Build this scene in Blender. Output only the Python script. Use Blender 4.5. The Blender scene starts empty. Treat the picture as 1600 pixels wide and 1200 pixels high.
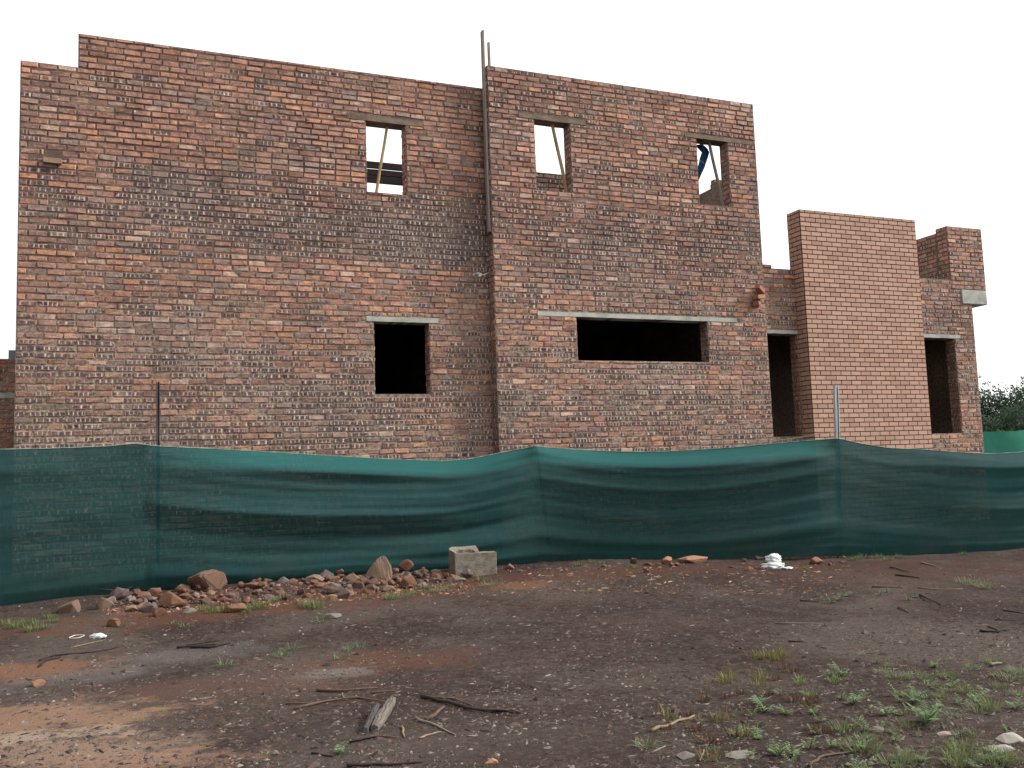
import bpy, bmesh, math, random
import numpy as np
from mathutils import Vector, Matrix, noise
R = random.Random(7)
scene = bpy.context.scene
C = scene.collection

# ------------------------------------------------------------------ camera
F_PX, PITCH, ROLL, YAW, CAMZ = 1400.0, 0.09420517, -0.03486791, 0.38801728, 1.42
FW = Vector((0, math.cos(PITCH), math.sin(PITCH)))
UP0 = Vector((0, -math.sin(PITCH), math.cos(PITCH)))
RT = Vector((1, 0, 0)) * math.cos(ROLL) + UP0 * math.sin(ROLL)
UP = -Vector((1, 0, 0)) * math.sin(ROLL) + UP0 * math.cos(ROLL)
CAM = Vector((0, 0, CAMZ))
cd = bpy.data.cameras.new('camera')
cam = bpy.data.objects.new('camera', cd)
C.objects.link(cam)
cd.sensor_width = 36.0
cd.lens = 36.0 * F_PX / 1600.0
cd.clip_start, cd.clip_end = 0.05, 3000
cam.matrix_world = Matrix(((RT.x, UP.x, -FW.x, CAM.x), (RT.y, UP.y, -FW.y, CAM.y), (RT.z, UP.z, -FW.z, CAM.z), (0, 0, 0, 1)))
scene.camera = cam

# ------------------------------------------------------------------ light
EU = Vector((math.cos(YAW), math.sin(YAW), 0))       # along the facade, to the right
EV = Vector((-math.sin(YAW), math.cos(YAW), 0))      # into the house
SUN_EL = math.radians(36)
sd = EU * 0.80 - EV * 0.26
sd.normalize()
sun_dir = sd * math.cos(SUN_EL) + Vector((0, 0, math.sin(SUN_EL)))
sl = bpy.data.lights.new('sun', 'SUN')
sl.energy, sl.angle, sl.color = 4.2, math.radians(13), (1.0, 0.965, 0.92)
so = bpy.data.objects.new('sun', sl)
C.objects.link(so)
so.rotation_euler = sun_dir.to_track_quat('Z', 'Y').to_euler()

w = bpy.data.worlds.new('World')
scene.world = w
w.use_nodes = True
nt = w.node_tree
nt.nodes.clear()
def N(tree, typ, **kw):
    n = tree.nodes.new(typ)
    for k, v in kw.items():
        if k == 'inp':
            for i, x in v.items():
                n.inputs[i].default_value = x
        else:
            setattr(n, k, v)
    return n
out = N(nt, 'ShaderNodeOutputWorld')
bg = N(nt, 'ShaderNodeBackground')
sky = N(nt, 'ShaderNodeTexSky')
sky.sky_type = 'NISHITA'
sky.sun_disc = False
sky.sun_elevation = SUN_EL
sky.sun_rotation = math.atan2(sun_dir.x, sun_dir.y)
tc = N(nt, 'ShaderNodeTexCoord')
dot = N(nt, 'ShaderNodeVectorMath', operation='DOT_PRODUCT')
dot.inputs[1].default_value = (EU * 0.78 - EV * 0.10 + Vector((0, 0, 0.60))).normalized()
nt.links.new(tc.outputs['Generated'], dot.inputs[0])
mr = N(nt, 'ShaderNodeMapRange', inp={1: -0.1, 2: 1.0, 3: 10.7, 4: 16.0})
nt.links.new(dot.outputs['Value'], mr.inputs[0])
# thin bright overcast: a white cloud layer over the clear sky (values before the 0.1 strength)
cn = N(nt, 'ShaderNodeTexNoise', inp={'Scale': 2.0, 'Detail': 4.0})
nt.links.new(tc.outputs['Generated'], cn.inputs['Vector'])
cm = N(nt, 'ShaderNodeMapRange', inp={1: 0.3, 2: 0.7, 3: 0.98, 4: 1.05})
nt.links.new(cn.outputs['Fac'], cm.inputs[0])
mul = N(nt, 'ShaderNodeMath', operation='MULTIPLY')
nt.links.new(mr.outputs[0], mul.inputs[0])
nt.links.new(cm.outputs[0], mul.inputs[1])
cl = N(nt, 'ShaderNodeVectorMath', operation='SCALE')
cl.inputs[0].default_value = (1.0, 0.985, 0.985)
nt.links.new(mul.outputs[0], cl.inputs['Scale'])
dk = N(nt, 'ShaderNodeVectorMath', operation='DOT_PRODUCT')
dk.inputs[1].default_value = (-EU * 0.85 - EV * 0.55).normalized()
nt.links.new(tc.outputs['Generated'], dk.inputs[0])
dm = N(nt, 'ShaderNodeMapRange', inp={1: 0.45, 2: 0.95, 3: 1.0, 4: 0.35})  # sky dimmed out of view, behind left, to deepen shade on left-facing sides
nt.links.new(dk.outputs['Value'], dm.inputs[0])
mu2 = N(nt, 'ShaderNodeMath', operation='MULTIPLY')
nt.links.new(mul.outputs[0], mu2.inputs[0]); nt.links.new(dm.outputs[0], mu2.inputs[1])
nt.links.new(mu2.outputs[0], cl.inputs['Scale'])
mx = N(nt, 'ShaderNodeMix', data_type='RGBA')
mx.inputs[0].default_value = 0.96
nt.links.new(sky.outputs[0], mx.inputs[6])
nt.links.new(cl.outputs[0], mx.inputs[7])
nt.links.new(mx.outputs[2], bg.inputs[0])
bg.inputs[1].default_value = 0.1
nt.links.new(bg.outputs[0], out.inputs[0])
scene.view_settings.view_transform = 'Standard'
scene.view_settings.look = 'None'
scene.view_settings.exposure = 0.14
scene.view_settings.gamma = 1.0

# ------------------------------------------------------------------ helpers
def ray(x, y):
    return FW + RT * ((x - 800) / F_PX) - UP * ((y - 600) / F_PX)
def on_plane(x, y, v):
    """(u, z) where the sight line crosses the vertical plane EV.X = v"""
    d = ray(x, y)
    P = CAM + d * (v / d.dot(EV))
    return P.dot(EU), P.z
def smooth(a, b, t):
    t = max(0.0, min(1.0, (t - a) / (b - a)))
    return t * t * (3 - 2 * t)
def W(u, v, z=0.0):
    return EU * u + EV * v + Vector((0, 0, z))
def net_v(u):
    return 11.3 - 1.25 * smooth(5.0, 9.2, u) - 0.75 * smooth(9.0, 12.5, u)
def G(x, y, fine=True):
    """ground height"""
    p = Vector((x, y, 0))
    u, v = p.dot(EU), p.dot(EV)
    h = 0.12 * smooth(6.5, 10.8, v) * smooth(9.5, 5.0, u)
    h += 0.12 * smooth(11.4, 13.0, v)
    nv = net_v(u)
    d = nv - v
    if -1.0 < d < 1.6:     # low bank of thrown-up soil along the net
        h += 0.05 * math.exp(-((d - 0.30) / 0.25) ** 2) * smooth(5.2, 3.4, u) * smooth(-1.9, -0.7, u)
        h += 0.02 * math.exp(-((d - 0.25) / 0.2) ** 2)
    r = math.hypot(x, y)
    if fine and r < 22:
        h += 0.035 * noise.noise(Vector((x * 0.55, y * 0.55, 3.1)))
        h += 0.016 * noise.noise(Vector((x * 2.1, y * 2.1, 9.1)))
        h += 0.007 * noise.noise(Vector((x * 7.0, y * 7.0, 1.7)))
        h += 0.004 * noise.noise(Vector((x * 19.0, y * 19.0, 5.7)))
    return h
def at(x, y):
    """ground point under a sight line"""
    d = ray(x, y)
    z = 0.0
    for _ in range(22):
        P = CAM + d * ((z - CAMZ) / d.z)
        z += 0.45 * (G(P.x, P.y) - z)
    return Vector((P.x, P.y, z))

def tag(o, label=None, cat=None, group=None, kind=None):
    if label: o['label'] = label
    if cat: o['category'] = cat
    if group: o['group'] = group
    if kind: o['kind'] = kind
    return o
def empty(name, loc=(0, 0, 0), rz=0.0):
    o = bpy.data.objects.new(name, None)
    o.empty_display_size = 0.2
    C.objects.link(o)
    o.location = loc
    o.rotation_euler = (0, 0, rz)
    return o
def link(name, me, mats, parent=None, loc=None, rz=0.0):
    o = bpy.data.objects.new(name, me)
    for m in (mats if isinstance(mats, (list, tuple)) else [mats]):
        me.materials.append(m)
    C.objects.link(o)
    if parent: o.parent = parent
    if loc is not None: o.location = loc
    o.rotation_euler = (0, 0, rz)
    return o
class MB:
    """collects raw polygons"""
    def __init__(s):
        s.v, s.f, s.m, s.uv, s.col = [], [], [], [], []
    def add(s, verts, faces, mat=0, uvs=None, col=None):
        b = len(s.v)
        s.v += [tuple(p) for p in verts]
        for i, f in enumerate(faces):
            s.f.append([b + k for k in f])
            s.m.append(mat)
            s.uv += list(uvs[i]) if uvs else [(0.0, 0.0)] * len(f)
            s.col += [col or (1, 1, 1, 0)] * len(f)
    def box(s, a, b, mat=0, col=None):
        x0, y0, z0 = a; x1, y1, z1 = b
        s.add([(x0,y0,z0),(x1,y0,z0),(x1,y1,z0),(x0,y1,z0),(x0,y0,z1),(x1,y0,z1),(x1,y1,z1),(x0,y1,z1)],
              [(0,3,2,1),(4,5,6,7),(0,1,5,4),(1,2,6,5),(2,3,7,6),(3,0,4,7)], mat, None, col)
    def tube(s, pts, rad, n=6, mat=0, col=None, flat=1.0):
        pts = [Vector(p) for p in pts]
        if not isinstance(rad, (list, tuple)): rad = [rad] * len(pts)
        b = len(s.v)
        ref = Vector((0, 0, 1))
        for i, p in enumerate(pts):
            d = (pts[min(i+1, len(pts)-1)] - pts[max(i-1, 0)]).normalized()
            if abs(d.dot(ref)) > 0.95: ref = Vector((1, 0.2, 0)).normalized()
            a = d.cross(ref).normalized(); c = a.cross(d).normalized()
            for k in range(n):
                t = 2 * math.pi * k / n
                s.v.append(tuple(p + (a * math.cos(t) + c * math.sin(t) * flat) * rad[i]))
        fs = []
        for i in range(len(pts) - 1):
            for k in range(n):
                fs.append((i*n+k, i*n+(k+1)%n, (i+1)*n+(k+1)%n, (i+1)*n+k))
        fs.append(tuple(range(n-1, -1, -1))); fs.append(tuple((len(pts)-1)*n + k for k in range(n)))
        for f in fs:
            s.f.append([b + k for k in f]); s.m.append(mat)
            s.uv += [(0.0, 0.0)] * len(f); s.col += [col or (1, 1, 1, 0)] * len(f)
    def mesh(s, name, smooth_=False, attrs=True):
        me = bpy.data.meshes.new(name)
        me.from_pydata(s.v, [], s.f)
        me.polygons.foreach_set('material_index', s.m)
        if smooth_: me.polygons.foreach_set('use_smooth', [True] * len(s.f))
        if attrs:
            uv = me.uv_layers.new(name='UVMap')
            uv.data.foreach_set('uv', [c for p in s.uv for c in p])
            ca = me.color_attributes.new('bc', 'FLOAT_COLOR', 'CORNER')
            ca.data.foreach_set('color', [c for p in s.col for c in p])
        me.update()
        return me
    def build(s, name, mats, parent=None, loc=None, rz=0.0, smooth_=False):
        return link(name, s.mesh(name, smooth_), mats, parent, loc, rz)

# ------------------------------------------------------------------ materials
def new_mat(name):
    m = bpy.data.materials.new(name)
    m.use_nodes = True
    t = m.node_tree
    p = t.nodes['Principled BSDF']
    p.inputs['Specular IOR Level'].default_value = 0.25
    return m, t, p
def ramp(t, pts):
    r = N(t, 'ShaderNodeValToRGB')
    e = r.color_ramp.elements
    while len(e) < len(pts): e.new(0.5)
    for i, (pos, col) in enumerate(pts):
        e[i].position = pos
        e[i].color = (*col, 1) if len(col) == 3 else col
    return r
def noisy(name, cols, scale=6.0, rough=0.85, bump=0.3, bscale=40.0, stretch=(1, 1, 1), spec=0.2, bdist=0.01, metal=0.0):
    """noise driven mix of a few base colours with a fine bump"""
    m, t, p = new_mat(name)
    tc = N(t, 'ShaderNodeTexCoord')
    mp = N(t, 'ShaderNodeMapping')
    mp.inputs['Scale'].default_value = stretch
    t.links.new(tc.outputs['Object'], mp.inputs[0])
    oi = N(t, 'ShaderNodeObjectInfo')
    t.links.new(oi.outputs['Random'], mp.inputs['Location'])
    n = N(t, 'ShaderNodeTexNoise', inp={'Scale': scale, 'Detail': 6.0, 'Roughness': 0.65})
    t.links.new(mp.outputs[0], n.inputs['Vector'])
    k = len(cols)
    r = ramp(t, [(0.3 + 0.4 * i / max(1, k - 1), c) for i, c in enumerate(cols)])
    t.links.new(n.outputs['Fac'], r.inputs[0])
    t.links.new(r.outputs[0], p.inputs['Base Color'])
    p.inputs['Roughness'].default_value = rough
    p.inputs['Specular IOR Level'].default_value = spec
    p.inputs['Metallic'].default_value = metal
    n2 = N(t, 'ShaderNodeTexNoise', inp={'Scale': bscale, 'Detail': 5.0})
    t.links.new(mp.outputs[0], n2.inputs['Vector'])
    b = N(t, 'ShaderNodeBump', inp={'Strength': bump, 'Distance': bdist})
    t.links.new(n2.outputs['Fac'], b.inputs['Height'])
    t.links.new(b.outputs[0], p.inputs['Normal'])
    return m
def M2(t, op, a, b=None, clamp=False):
    n = N(t, 'ShaderNodeMath', operation=op)
    n.use_clamp = clamp
    for i, x in enumerate((a, b)):
        if x is None: continue
        if isinstance(x, (int, float)): n.inputs[i].default_value = x
        else: t.links.new(x, n.inputs[i])
    return n.outputs[0]
def MixC(t, fac, a, b):
    n = N(t, 'ShaderNodeMix', data_type='RGBA')
    if isinstance(fac, (int, float)): n.inputs[0].default_value = fac
    else: t.links.new(fac, n.inputs[0])
    for i, x in ((6, a), (7, b)):
        if isinstance(x, tuple): n.inputs[i].default_value = (*x, 1)
        else: t.links.new(x, n.inputs[i])
    return n.outputs[2]
def MR(t, v, a, b, c=0.0, d=1.0):
    n = N(t, 'ShaderNodeMapRange', inp={1: a, 2: b, 3: c, 4: d})
    t.links.new(v, n.inputs[0])
    return n.outputs[0]
def NZ(t, vec, scale, detail=5.0, rough=0.6, dist=0.0):
    n = N(t, 'ShaderNodeTexNoise', inp={'Scale': scale, 'Detail': detail, 'Roughness': rough, 'Distortion': dist})
    t.links.new(vec, n.inputs['Vector'])
    return n.outputs['Fac']

def mortar_colour(t, vec):
    big = NZ(t, vec, 0.9, 3.0)
    fine = NZ(t, vec, 22.0, 6.0, 0.75)
    sep = N(t, 'ShaderNodeSeparateXYZ'); t.links.new(vec, sep.inputs[0])
    low = MR(t, sep.outputs[2], 5.4, 3.2)
    f = M2(t, 'ADD', M2(t, 'MULTIPLY', low, 0.52), MR(t, big, 0.35, 0.7, 0.0, 0.7), True)
    c = MixC(t, f, (0.105, 0.066, 0.052), (0.41, 0.33, 0.25))
    return MixC(t, MR(t, fine, 0.42, 0.62), c, (0.10, 0.068, 0.055))
def brick_mat(name, stock=True):
    m, t, p = new_mat(name)
    tc = N(t, 'ShaderNodeTexCoord')
    vec = tc.outputs['Object']
    at_ = N(t, 'ShaderNodeAttribute', attribute_name='bc')
    uv = N(t, 'ShaderNodeUVMap', uv_map='UVMap')
    sx = N(t, 'ShaderNodeSeparateXYZ'); t.links.new(uv.outputs[0], sx.inputs[0])
    base = at_.outputs['Color']
    fine = NZ(t, vec, 60.0, 5.0, 0.7)
    med = NZ(t, vec, 14.0, 4.0, 0.6)
    base = MixC(t, MR(t, fine, 0.3, 0.8, 0.0, 0.45), base, (0.16, 0.10, 0.08) if stock else (0.33, 0.19, 0.14))
    if stock:
        uf = M2(t, 'FRACT', sx.outputs[0]); vf = sx.outputs[1]
        ident = M2(t, 'FLOOR', sx.outputs[0])
        wn = N(t, 'ShaderNodeTexWhiteNoise', noise_dimensions='1D'); t.links.new(ident, wn.inputs['W'])
        ph = M2(t, 'MULTIPLY', wn.outputs['Value'], 1.0)
        nfr = M2(t, 'ADD', M2(t, 'FLOOR', M2(t, 'MULTIPLY', wn.outputs['Value'], 2.9)), 2.0)
        st = M2(t, 'FRACT', M2(t, 'ADD', M2(t, 'MULTIPLY', uf, nfr), M2(t, 'MULTIPLY', ph, 7.3)))
        st = M2(t, 'ADD', st, MR(t, med, 0.3, 0.7, -0.10, 0.10))
        core = M2(t, 'MULTIPLY', MR(t, st, 0.16, 0.28), MR(t, st, 0.97, 0.86))
        edge = M2(t, 'MULTIPLY', MR(t, vf, 0.02, 0.2), MR(t, vf, 0.99, 0.82))
        core = M2(t, 'MULTIPLY', core, edge)
        core = M2(t, 'MULTIPLY', core, MR(t, med, 0.25, 0.45))
        fl = at_.outputs['Alpha']
        dark = MixC(t, MR(t, fine, 0.35, 0.7), (0.024, 0.026, 0.046), (0.085, 0.08, 0.10))
        # kiln marks: dark fired squares parted by pale stripes
        gap = M2(t, 'MULTIPLY', M2(t, 'SUBTRACT', 1.0, MR(t, st, 0.08, 0.20)), edge)
        base = MixC(t, M2(t, 'MULTIPLY', gap, M2(t, 'MULTIPLY', fl, 1.0, True)), base, (0.82, 0.70, 0.57))
        base = MixC(t, M2(t, 'MULTIPLY', core, fl), base, dark)
        base = MixC(t, M2(t, 'MULTIPLY', fl, 0.12), base, dark)
        base = MixC(t, M2(t, 'MULTIPLY', MR(t, NZ(t, vec, 24.0, 3.0, 0.5), 0.55, 0.70), 0.55), base, (0.62, 0.46, 0.36))
        base = MixC(t, M2(t, 'MULTIPLY', MR(t, NZ(t, vec, 9.0, 5.0, 0.6), 0.52, 0.40), 0.45), base, (0.13, 0.085, 0.075))
        # smeared mortar and mud
        sm = NZ(t, vec, 2.3, 7.0, 0.72, 0.6)
        sm2 = NZ(t, vec, 18.0, 4.0, 0.7)
        msk = M2(t, 'MULTIPLY', MR(t, sm, 0.50, 0.64), MR(t, sm2, 0.34, 0.60, 0.12, 1.0))
        base = MixC(t, M2(t, 'MULTIPLY', msk, 0.85), base, mortar_colour(t, vec))
        # scattered pale spots of lime
        spk = N(t, 'ShaderNodeTexVoronoi', inp={'Scale': 7.0}); t.links.new(vec, spk.inputs['Vector'])
        base = MixC(t, M2(t, 'MULTIPLY', MR(t, spk.outputs['Distance'], 0.13, 0.08), MR(t, sm, 0.50, 0.60)), base, (0.55, 0.50, 0.44))
    else:
        st = NZ(t, vec, 3.0, 5.0)
        base = MixC(t, MR(t, st, 0.5, 0.75, 0.0, 0.35), base, (0.52, 0.38, 0.31))
    t.links.new(base, p.inputs['Base Color'])
    p.inputs['Roughness'].default_value = 0.9
    b = N(t, 'ShaderNodeBump', inp={'Strength': 0.8 if stock else 0.2, 'Distance': 0.012 if stock else 0.006})
    t.links.new(M2(t, 'ADD', fine, M2(t, 'MULTIPLY', med, 1.5)), b.inputs['Height'])
    t.links.new(b.outputs[0], p.inputs['Normal'])
    return m
def mortar_mat(name, dark=None):
    m, t, p = new_mat(name)
    tc = N(t, 'ShaderNodeTexCoord')
    if dark: c = MixC(t, MR(t, NZ(t, tc.outputs['Object'], 20.0), 0.3, 0.7), dark, tuple(x * 0.6 for x in dark))
    else: c = mortar_colour(t, tc.outputs['Object'])
    t.links.new(c, p.inputs['Base Color'])
    p.inputs['Roughness'].default_value = 0.95
    b = N(t, 'ShaderNodeBump', inp={'Strength': 0.6, 'Distance': 0.008})
    t.links.new(NZ(t, tc.outputs['Object'], 55.0), b.inputs['Height'])
    t.links.new(b.outputs[0], p.inputs['Normal'])
    return m
BR_STOCK = brick_mat('stock_brick')
BR_FACE = brick_mat('face_brick', False)
MO_STOCK = mortar_mat('rough_mortar')
MO_FACE = mortar_mat('dark_mortar', (0.075, 0.042, 0.030))
CONC = noisy('pale_concrete', [(0.26, 0.27, 0.24), (0.40, 0.41, 0.37), (0.50, 0.50, 0.46)], 5.0, 0.9, 0.3, 60.0)
CONC_MUD = noisy('mud_stained_concrete', [(0.13, 0.095, 0.072), (0.19, 0.145, 0.11), (0.26, 0.21, 0.165)], 5.0, 0.95, 0.4, 50.0)
SLAB = noisy('slab_concrete', [(0.14, 0.13, 0.12), (0.22, 0.21, 0.19)], 3.0, 0.95)
POLE = noisy('peeled_pole_wood', [(0.28, 0.19, 0.10), (0.42, 0.30, 0.14), (0.50, 0.38, 0.20)], 3.0, 0.8, 0.4, 30.0, (6, 6, 1))
GREYWOOD = noisy('weathered_grey_wood', [(0.17, 0.145, 0.12), (0.27, 0.24, 0.205), (0.38, 0.34, 0.30)], 4.0, 0.9, 0.5, 30.0, (9, 9, 1))
DARKWOOD = noisy('dark_board_wood', [(0.045, 0.035, 0.04), (0.09, 0.07, 0.065)], 4.0, 0.9, 0.4, 30.0, (1, 9, 9))
GALV = noisy('galvanised_steel', [(0.36, 0.42, 0.44), (0.50, 0.55, 0.57), (0.62, 0.66, 0.68)], 8.0, 0.45, 0.1, 60.0, (1, 1, 0.3), 0.5, 0.01, 0.35)
BLACKST = noisy('black_painted_steel', [(0.012, 0.012, 0.016), (0.035, 0.030, 0.035), (0.09, 0.08, 0.085)], 12.0, 0.6, 0.3, 50.0, (1, 1, 0.2), 0.4)
BLOCKM = noisy('cinder_block_concrete', [(0.11, 0.10, 0.08), (0.185, 0.165, 0.13), (0.25, 0.225, 0.18)], 14.0, 0.97, 0.9, 70.0)
PLASTIC = noisy('white_plastic_film', [(0.62, 0.66, 0.66), (0.82, 0.85, 0.85)], 4.0, 0.35, 0.3, 20.0, (1, 1, 1), 0.5)
BLUE = noisy('blue_cloth', [(0.01, 0.045, 0.12), (0.02, 0.08, 0.2)], 6.0, 0.8)
LIME = noisy('lime_cord', [(0.45, 0.62, 0.15), (0.6, 0.75, 0.2)], 6.0, 0.8)
def attr_mat(name, rough=0.9, trans=0.0, bump=0.0, grain=0.4):
    """base colour carried by each little piece, broken up by noise"""
    m, t, p = new_mat(name)
    a = N(t, 'ShaderNodeAttribute', attribute_name='bc')
    tc = N(t, 'ShaderNodeTexCoord')
    n = NZ(t, tc.outputs['Object'], 35.0, 5.0, 0.7)
    dk = N(t, 'ShaderNodeVectorMath', operation='SCALE', inp={'Scale': 0.45})
    t.links.new(a.outputs['Color'], dk.inputs[0])
    c = MixC(t, MR(t, n, 0.35, 0.7, 0.0, grain), a.outputs['Color'], dk.outputs[0])
    t.links.new(c, p.inputs['Base Color'])
    p.inputs['Roughness'].default_value = rough
    if bump:
        b = N(t, 'ShaderNodeBump', inp={'Strength': bump, 'Distance': 0.01})
        t.links.new(n, b.inputs['Height']); t.links.new(b.outputs[0], p.inputs['Normal'])
    if trans:
        tr = N(t, 'ShaderNodeBsdfTranslucent'); t.links.new(c, tr.inputs[0])
        ms = N(t, 'ShaderNodeMixShader', inp={0: trans})
        t.links.new(p.outputs[0], ms.inputs[1]); t.links.new(tr.outputs[0], ms.inputs[2])
        t.links.new(ms.outputs[0], t.nodes['Material Output'].inputs[0])
    return m
LEAF = attr_mat('leaf', 0.8, 0.3, 0, 0.2)
LEAF.node_tree.nodes['Principled BSDF'].inputs['Specular IOR Level'].default_value = 0.1
STONE = attr_mat('stone', 0.92, 0, 0.5, 0.55)
BITS = attr_mat('litter_bits', 0.9, 0, 0, 0.5)
BARK = attr_mat('bark', 0.95, 0, 0.7, 0.8)

# ------------------------------------------------------------------ ground
PATCHES = []
def patch(x, y, rx, ry): 
    p = at(x, y); PATCHES.append((p.x, p.y, rx, ry))
def ground_mat():
    m, t, p = new_mat('trodden_soil')
    tc = N(t, 'ShaderNodeTexCoord')
    vec = tc.outputs['Object']
    a = NZ(t, vec, 0.7, 5.0, 0.6)
    b = NZ(t, vec, 3.2, 6.0, 0.7)
    c = NZ(t, vec, 40.0, 6.0, 0.75)
    col = MixC(t, MR(t, a, 0.38, 0.66), (0.054, 0.037, 0.032), (0.080, 0.051, 0.042))
    col = MixC(t, MR(t, b, 0.45, 0.7, 0, 0.7), col, (0.120, 0.093, 0.078))
    md = NZ(t, vec, 17.0, 7.0, 0.8)
    wide = NZ(t, vec, 0.45, 3.0, 0.5, 0.8)
    col = MixC(t, MR(t, wide, 0.50, 0.62, 0, 0.6), col, (0.140, 0.112, 0.096))
    col = MixC(t, MR(t, wide, 0.46, 0.36, 0, 0.6), col, (0.036, 0.024, 0.024))
    col = MixC(t, MR(t, md, 0.49, 0.62, 0, 0.42), col, (0.155, 0.127, 0.114))
    col = MixC(t, MR(t, md, 0.49, 0.38, 0, 0.45), col, (0.020, 0.014, 0.014))
    col = MixC(t, MR(t, c, 0.45, 0.72, 0, 0.8), col, (0.016, 0.011, 0.011))
    def mask(x, y, rx, ry, th=0.0, soft=0.7):
        q = at(x, y)
        s = N(t, 'ShaderNodeVectorMath', operation='SUBTRACT'); t.links.new(vec, s.inputs[0])
        s.inputs[1].default_value = (q.x, q.y, 0)
        mp = N(t, 'ShaderNodeMapping')
        mp.vector_type = 'TEXTURE'
        mp.inputs['Rotation'].default_value = (0, 0, th)
        mp.inputs['Scale'].default_value = (rx, ry, 100.0)
        t.links.new(s.outputs[0], mp.inputs[0])
        ln = N(t, 'ShaderNodeVectorMath', operation='LENGTH'); t.links.new(mp.outputs[0], ln.inputs[0])
        d = M2(t, 'ADD', ln.outputs['Value'], MR(t, b, 0.3, 0.7, -0.7, 0.7))
        d = M2(t, 'ADD', d, MR(t, md, 0.3, 0.7, -0.4, 0.4))
        d = M2(t, 'ADD', d, MR(t, c, 0.3, 0.7, -0.12, 0.12))
        return MR(t, d, 1.0 + soft * 0.4, 1.0 - soft * 0.6)
    for (x, y, rx, ry, th, colr, k) in [
        (330, 955, 2.1, 0.45, 0.35, (0.13, 0.060, 0.038), 0.7), (620, 925, 1.6, 0.45, 0.38, (0.11, 0.055, 0.038), 0.7),
        (1000, 893, 4.2, 0.40, 0.20, (0.10, 0.048, 0.035), 0.7), (805, 915, 0.42, 0.28, 0.2, (0.18, 0.095, 0.06), 0.8),
        (1400, 895, 2.2, 0.9, 0.1, (0.075, 0.038, 0.031), 0.6),
        (590, 1035, 0.75, 0.32, 0.1, (0.15, 0.072, 0.048), 0.55), (30, 1050, 0.8, 0.35, 0.2, (0.24, 0.12, 0.07), 0.7),
        (140, 1055, 0.50, 0.28, 0.5, (0.13, 0.12, 0.115), 0.6), (285, 1025, 0.55, 0.26, 0.4, (0.135, 0.125, 0.12), 0.65), (520, 1053, 0.30, 0.14, 0.2, (0.19, 0.18, 0.165), 0.7),
        (350, 1075, 1.0, 0.35, 0.1, (0.13, 0.075, 0.058), 0.6),
        (40, 1128, 0.80, 0.42, 0.15, (0.29, 0.18, 0.12), 0.85), (70, 1170, 0.85, 0.30, -0.1, (0.31, 0.21, 0.15), 0.8), (50, 1152, 0.45, 0.16, 0.1, (0.38, 0.30, 0.235), 0.55),
        (230, 1190, 0.5, 0.2, 0.2, (0.30, 0.18, 0.125), 0.8), (640, 1150, 0.9, 0.4, 0.0, (0.085, 0.065, 0.058), 0.4)]:
        col = MixC(t, M2(t, 'MULTIPLY', mask(x, y, rx, ry, th), k), col, colr)
    sp = N(t, 'ShaderNodeTexVoronoi', inp={'Scale': 26.0}); t.links.new(vec, sp.inputs['Vector'])
    sw = N(t, 'ShaderNodeTexWhiteNoise', noise_dimensions='3D'); t.links.new(sp.outputs['Position'], sw.inputs['Vector'])
    thr = M2(t, 'MULTIPLY', sw.outputs['Value'], 0.30)
    spk = M2(t, 'LESS_THAN', sp.outputs['Distance'], M2(t, 'SUBTRACT', thr, 0.13))
    col = MixC(t, M2(t, 'MULTIPLY', spk, 0.45), col, (0.20, 0.17, 0.15))
    t.links.new(col, p.inputs['Base Color'])
    p.inputs['Roughness'].default_value = 0.88
    p.inputs['Specular IOR Level'].default_value = 0.08
    bm_ = N(t, 'ShaderNodeBump', inp={'Strength': 0.9, 'Distance': 0.022})
    h = M2(t, 'ADD', M2(t, 'MULTIPLY', b, 1.4), c)
    h = M2(t, 'ADD', h, NZ(t, vec, 110.0, 4.0, 0.7))
    t.links.new(h, bm_.inputs['Height'])
    t.links.new(bm_.outputs[0], p.inputs['Normal'])
    return m
def build_ground():
    def axis(lo, hi, step, far):
        a = list(np.arange(lo, hi + 1e-6, step))
        s, x = step, a[0]
        pre = []
        while x > -far: s *= 1.35; x -= s; pre.append(x)
        s, x = step, a[-1]
        post = []
        while x < far: s *= 1.35; x += s; post.append(x)
        return pre[::-1] + a + post
    xs = axis(-8.5, 9.5, 0.06, 900.0)
    ys = axis(2.8, 14.2, 0.06, 900.0)
    nx = len(xs)
    vs = [(x, y, G(x, y)) for y in ys for x in xs]
    fs = [(j*nx+i, j*nx+i+1, (j+1)*nx+i+1, (j+1)*nx+i) for j in range(len(ys)-1) for i in range(nx-1)]
    me = bpy.data.meshes.new('ground')
    me.from_pydata(vs, [], fs)
    me.polygons.foreach_set('use_smooth', [True] * len(fs))
    o = link('ground', me, ground_mat())
    tag(o, kind='structure')
build_ground()

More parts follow.
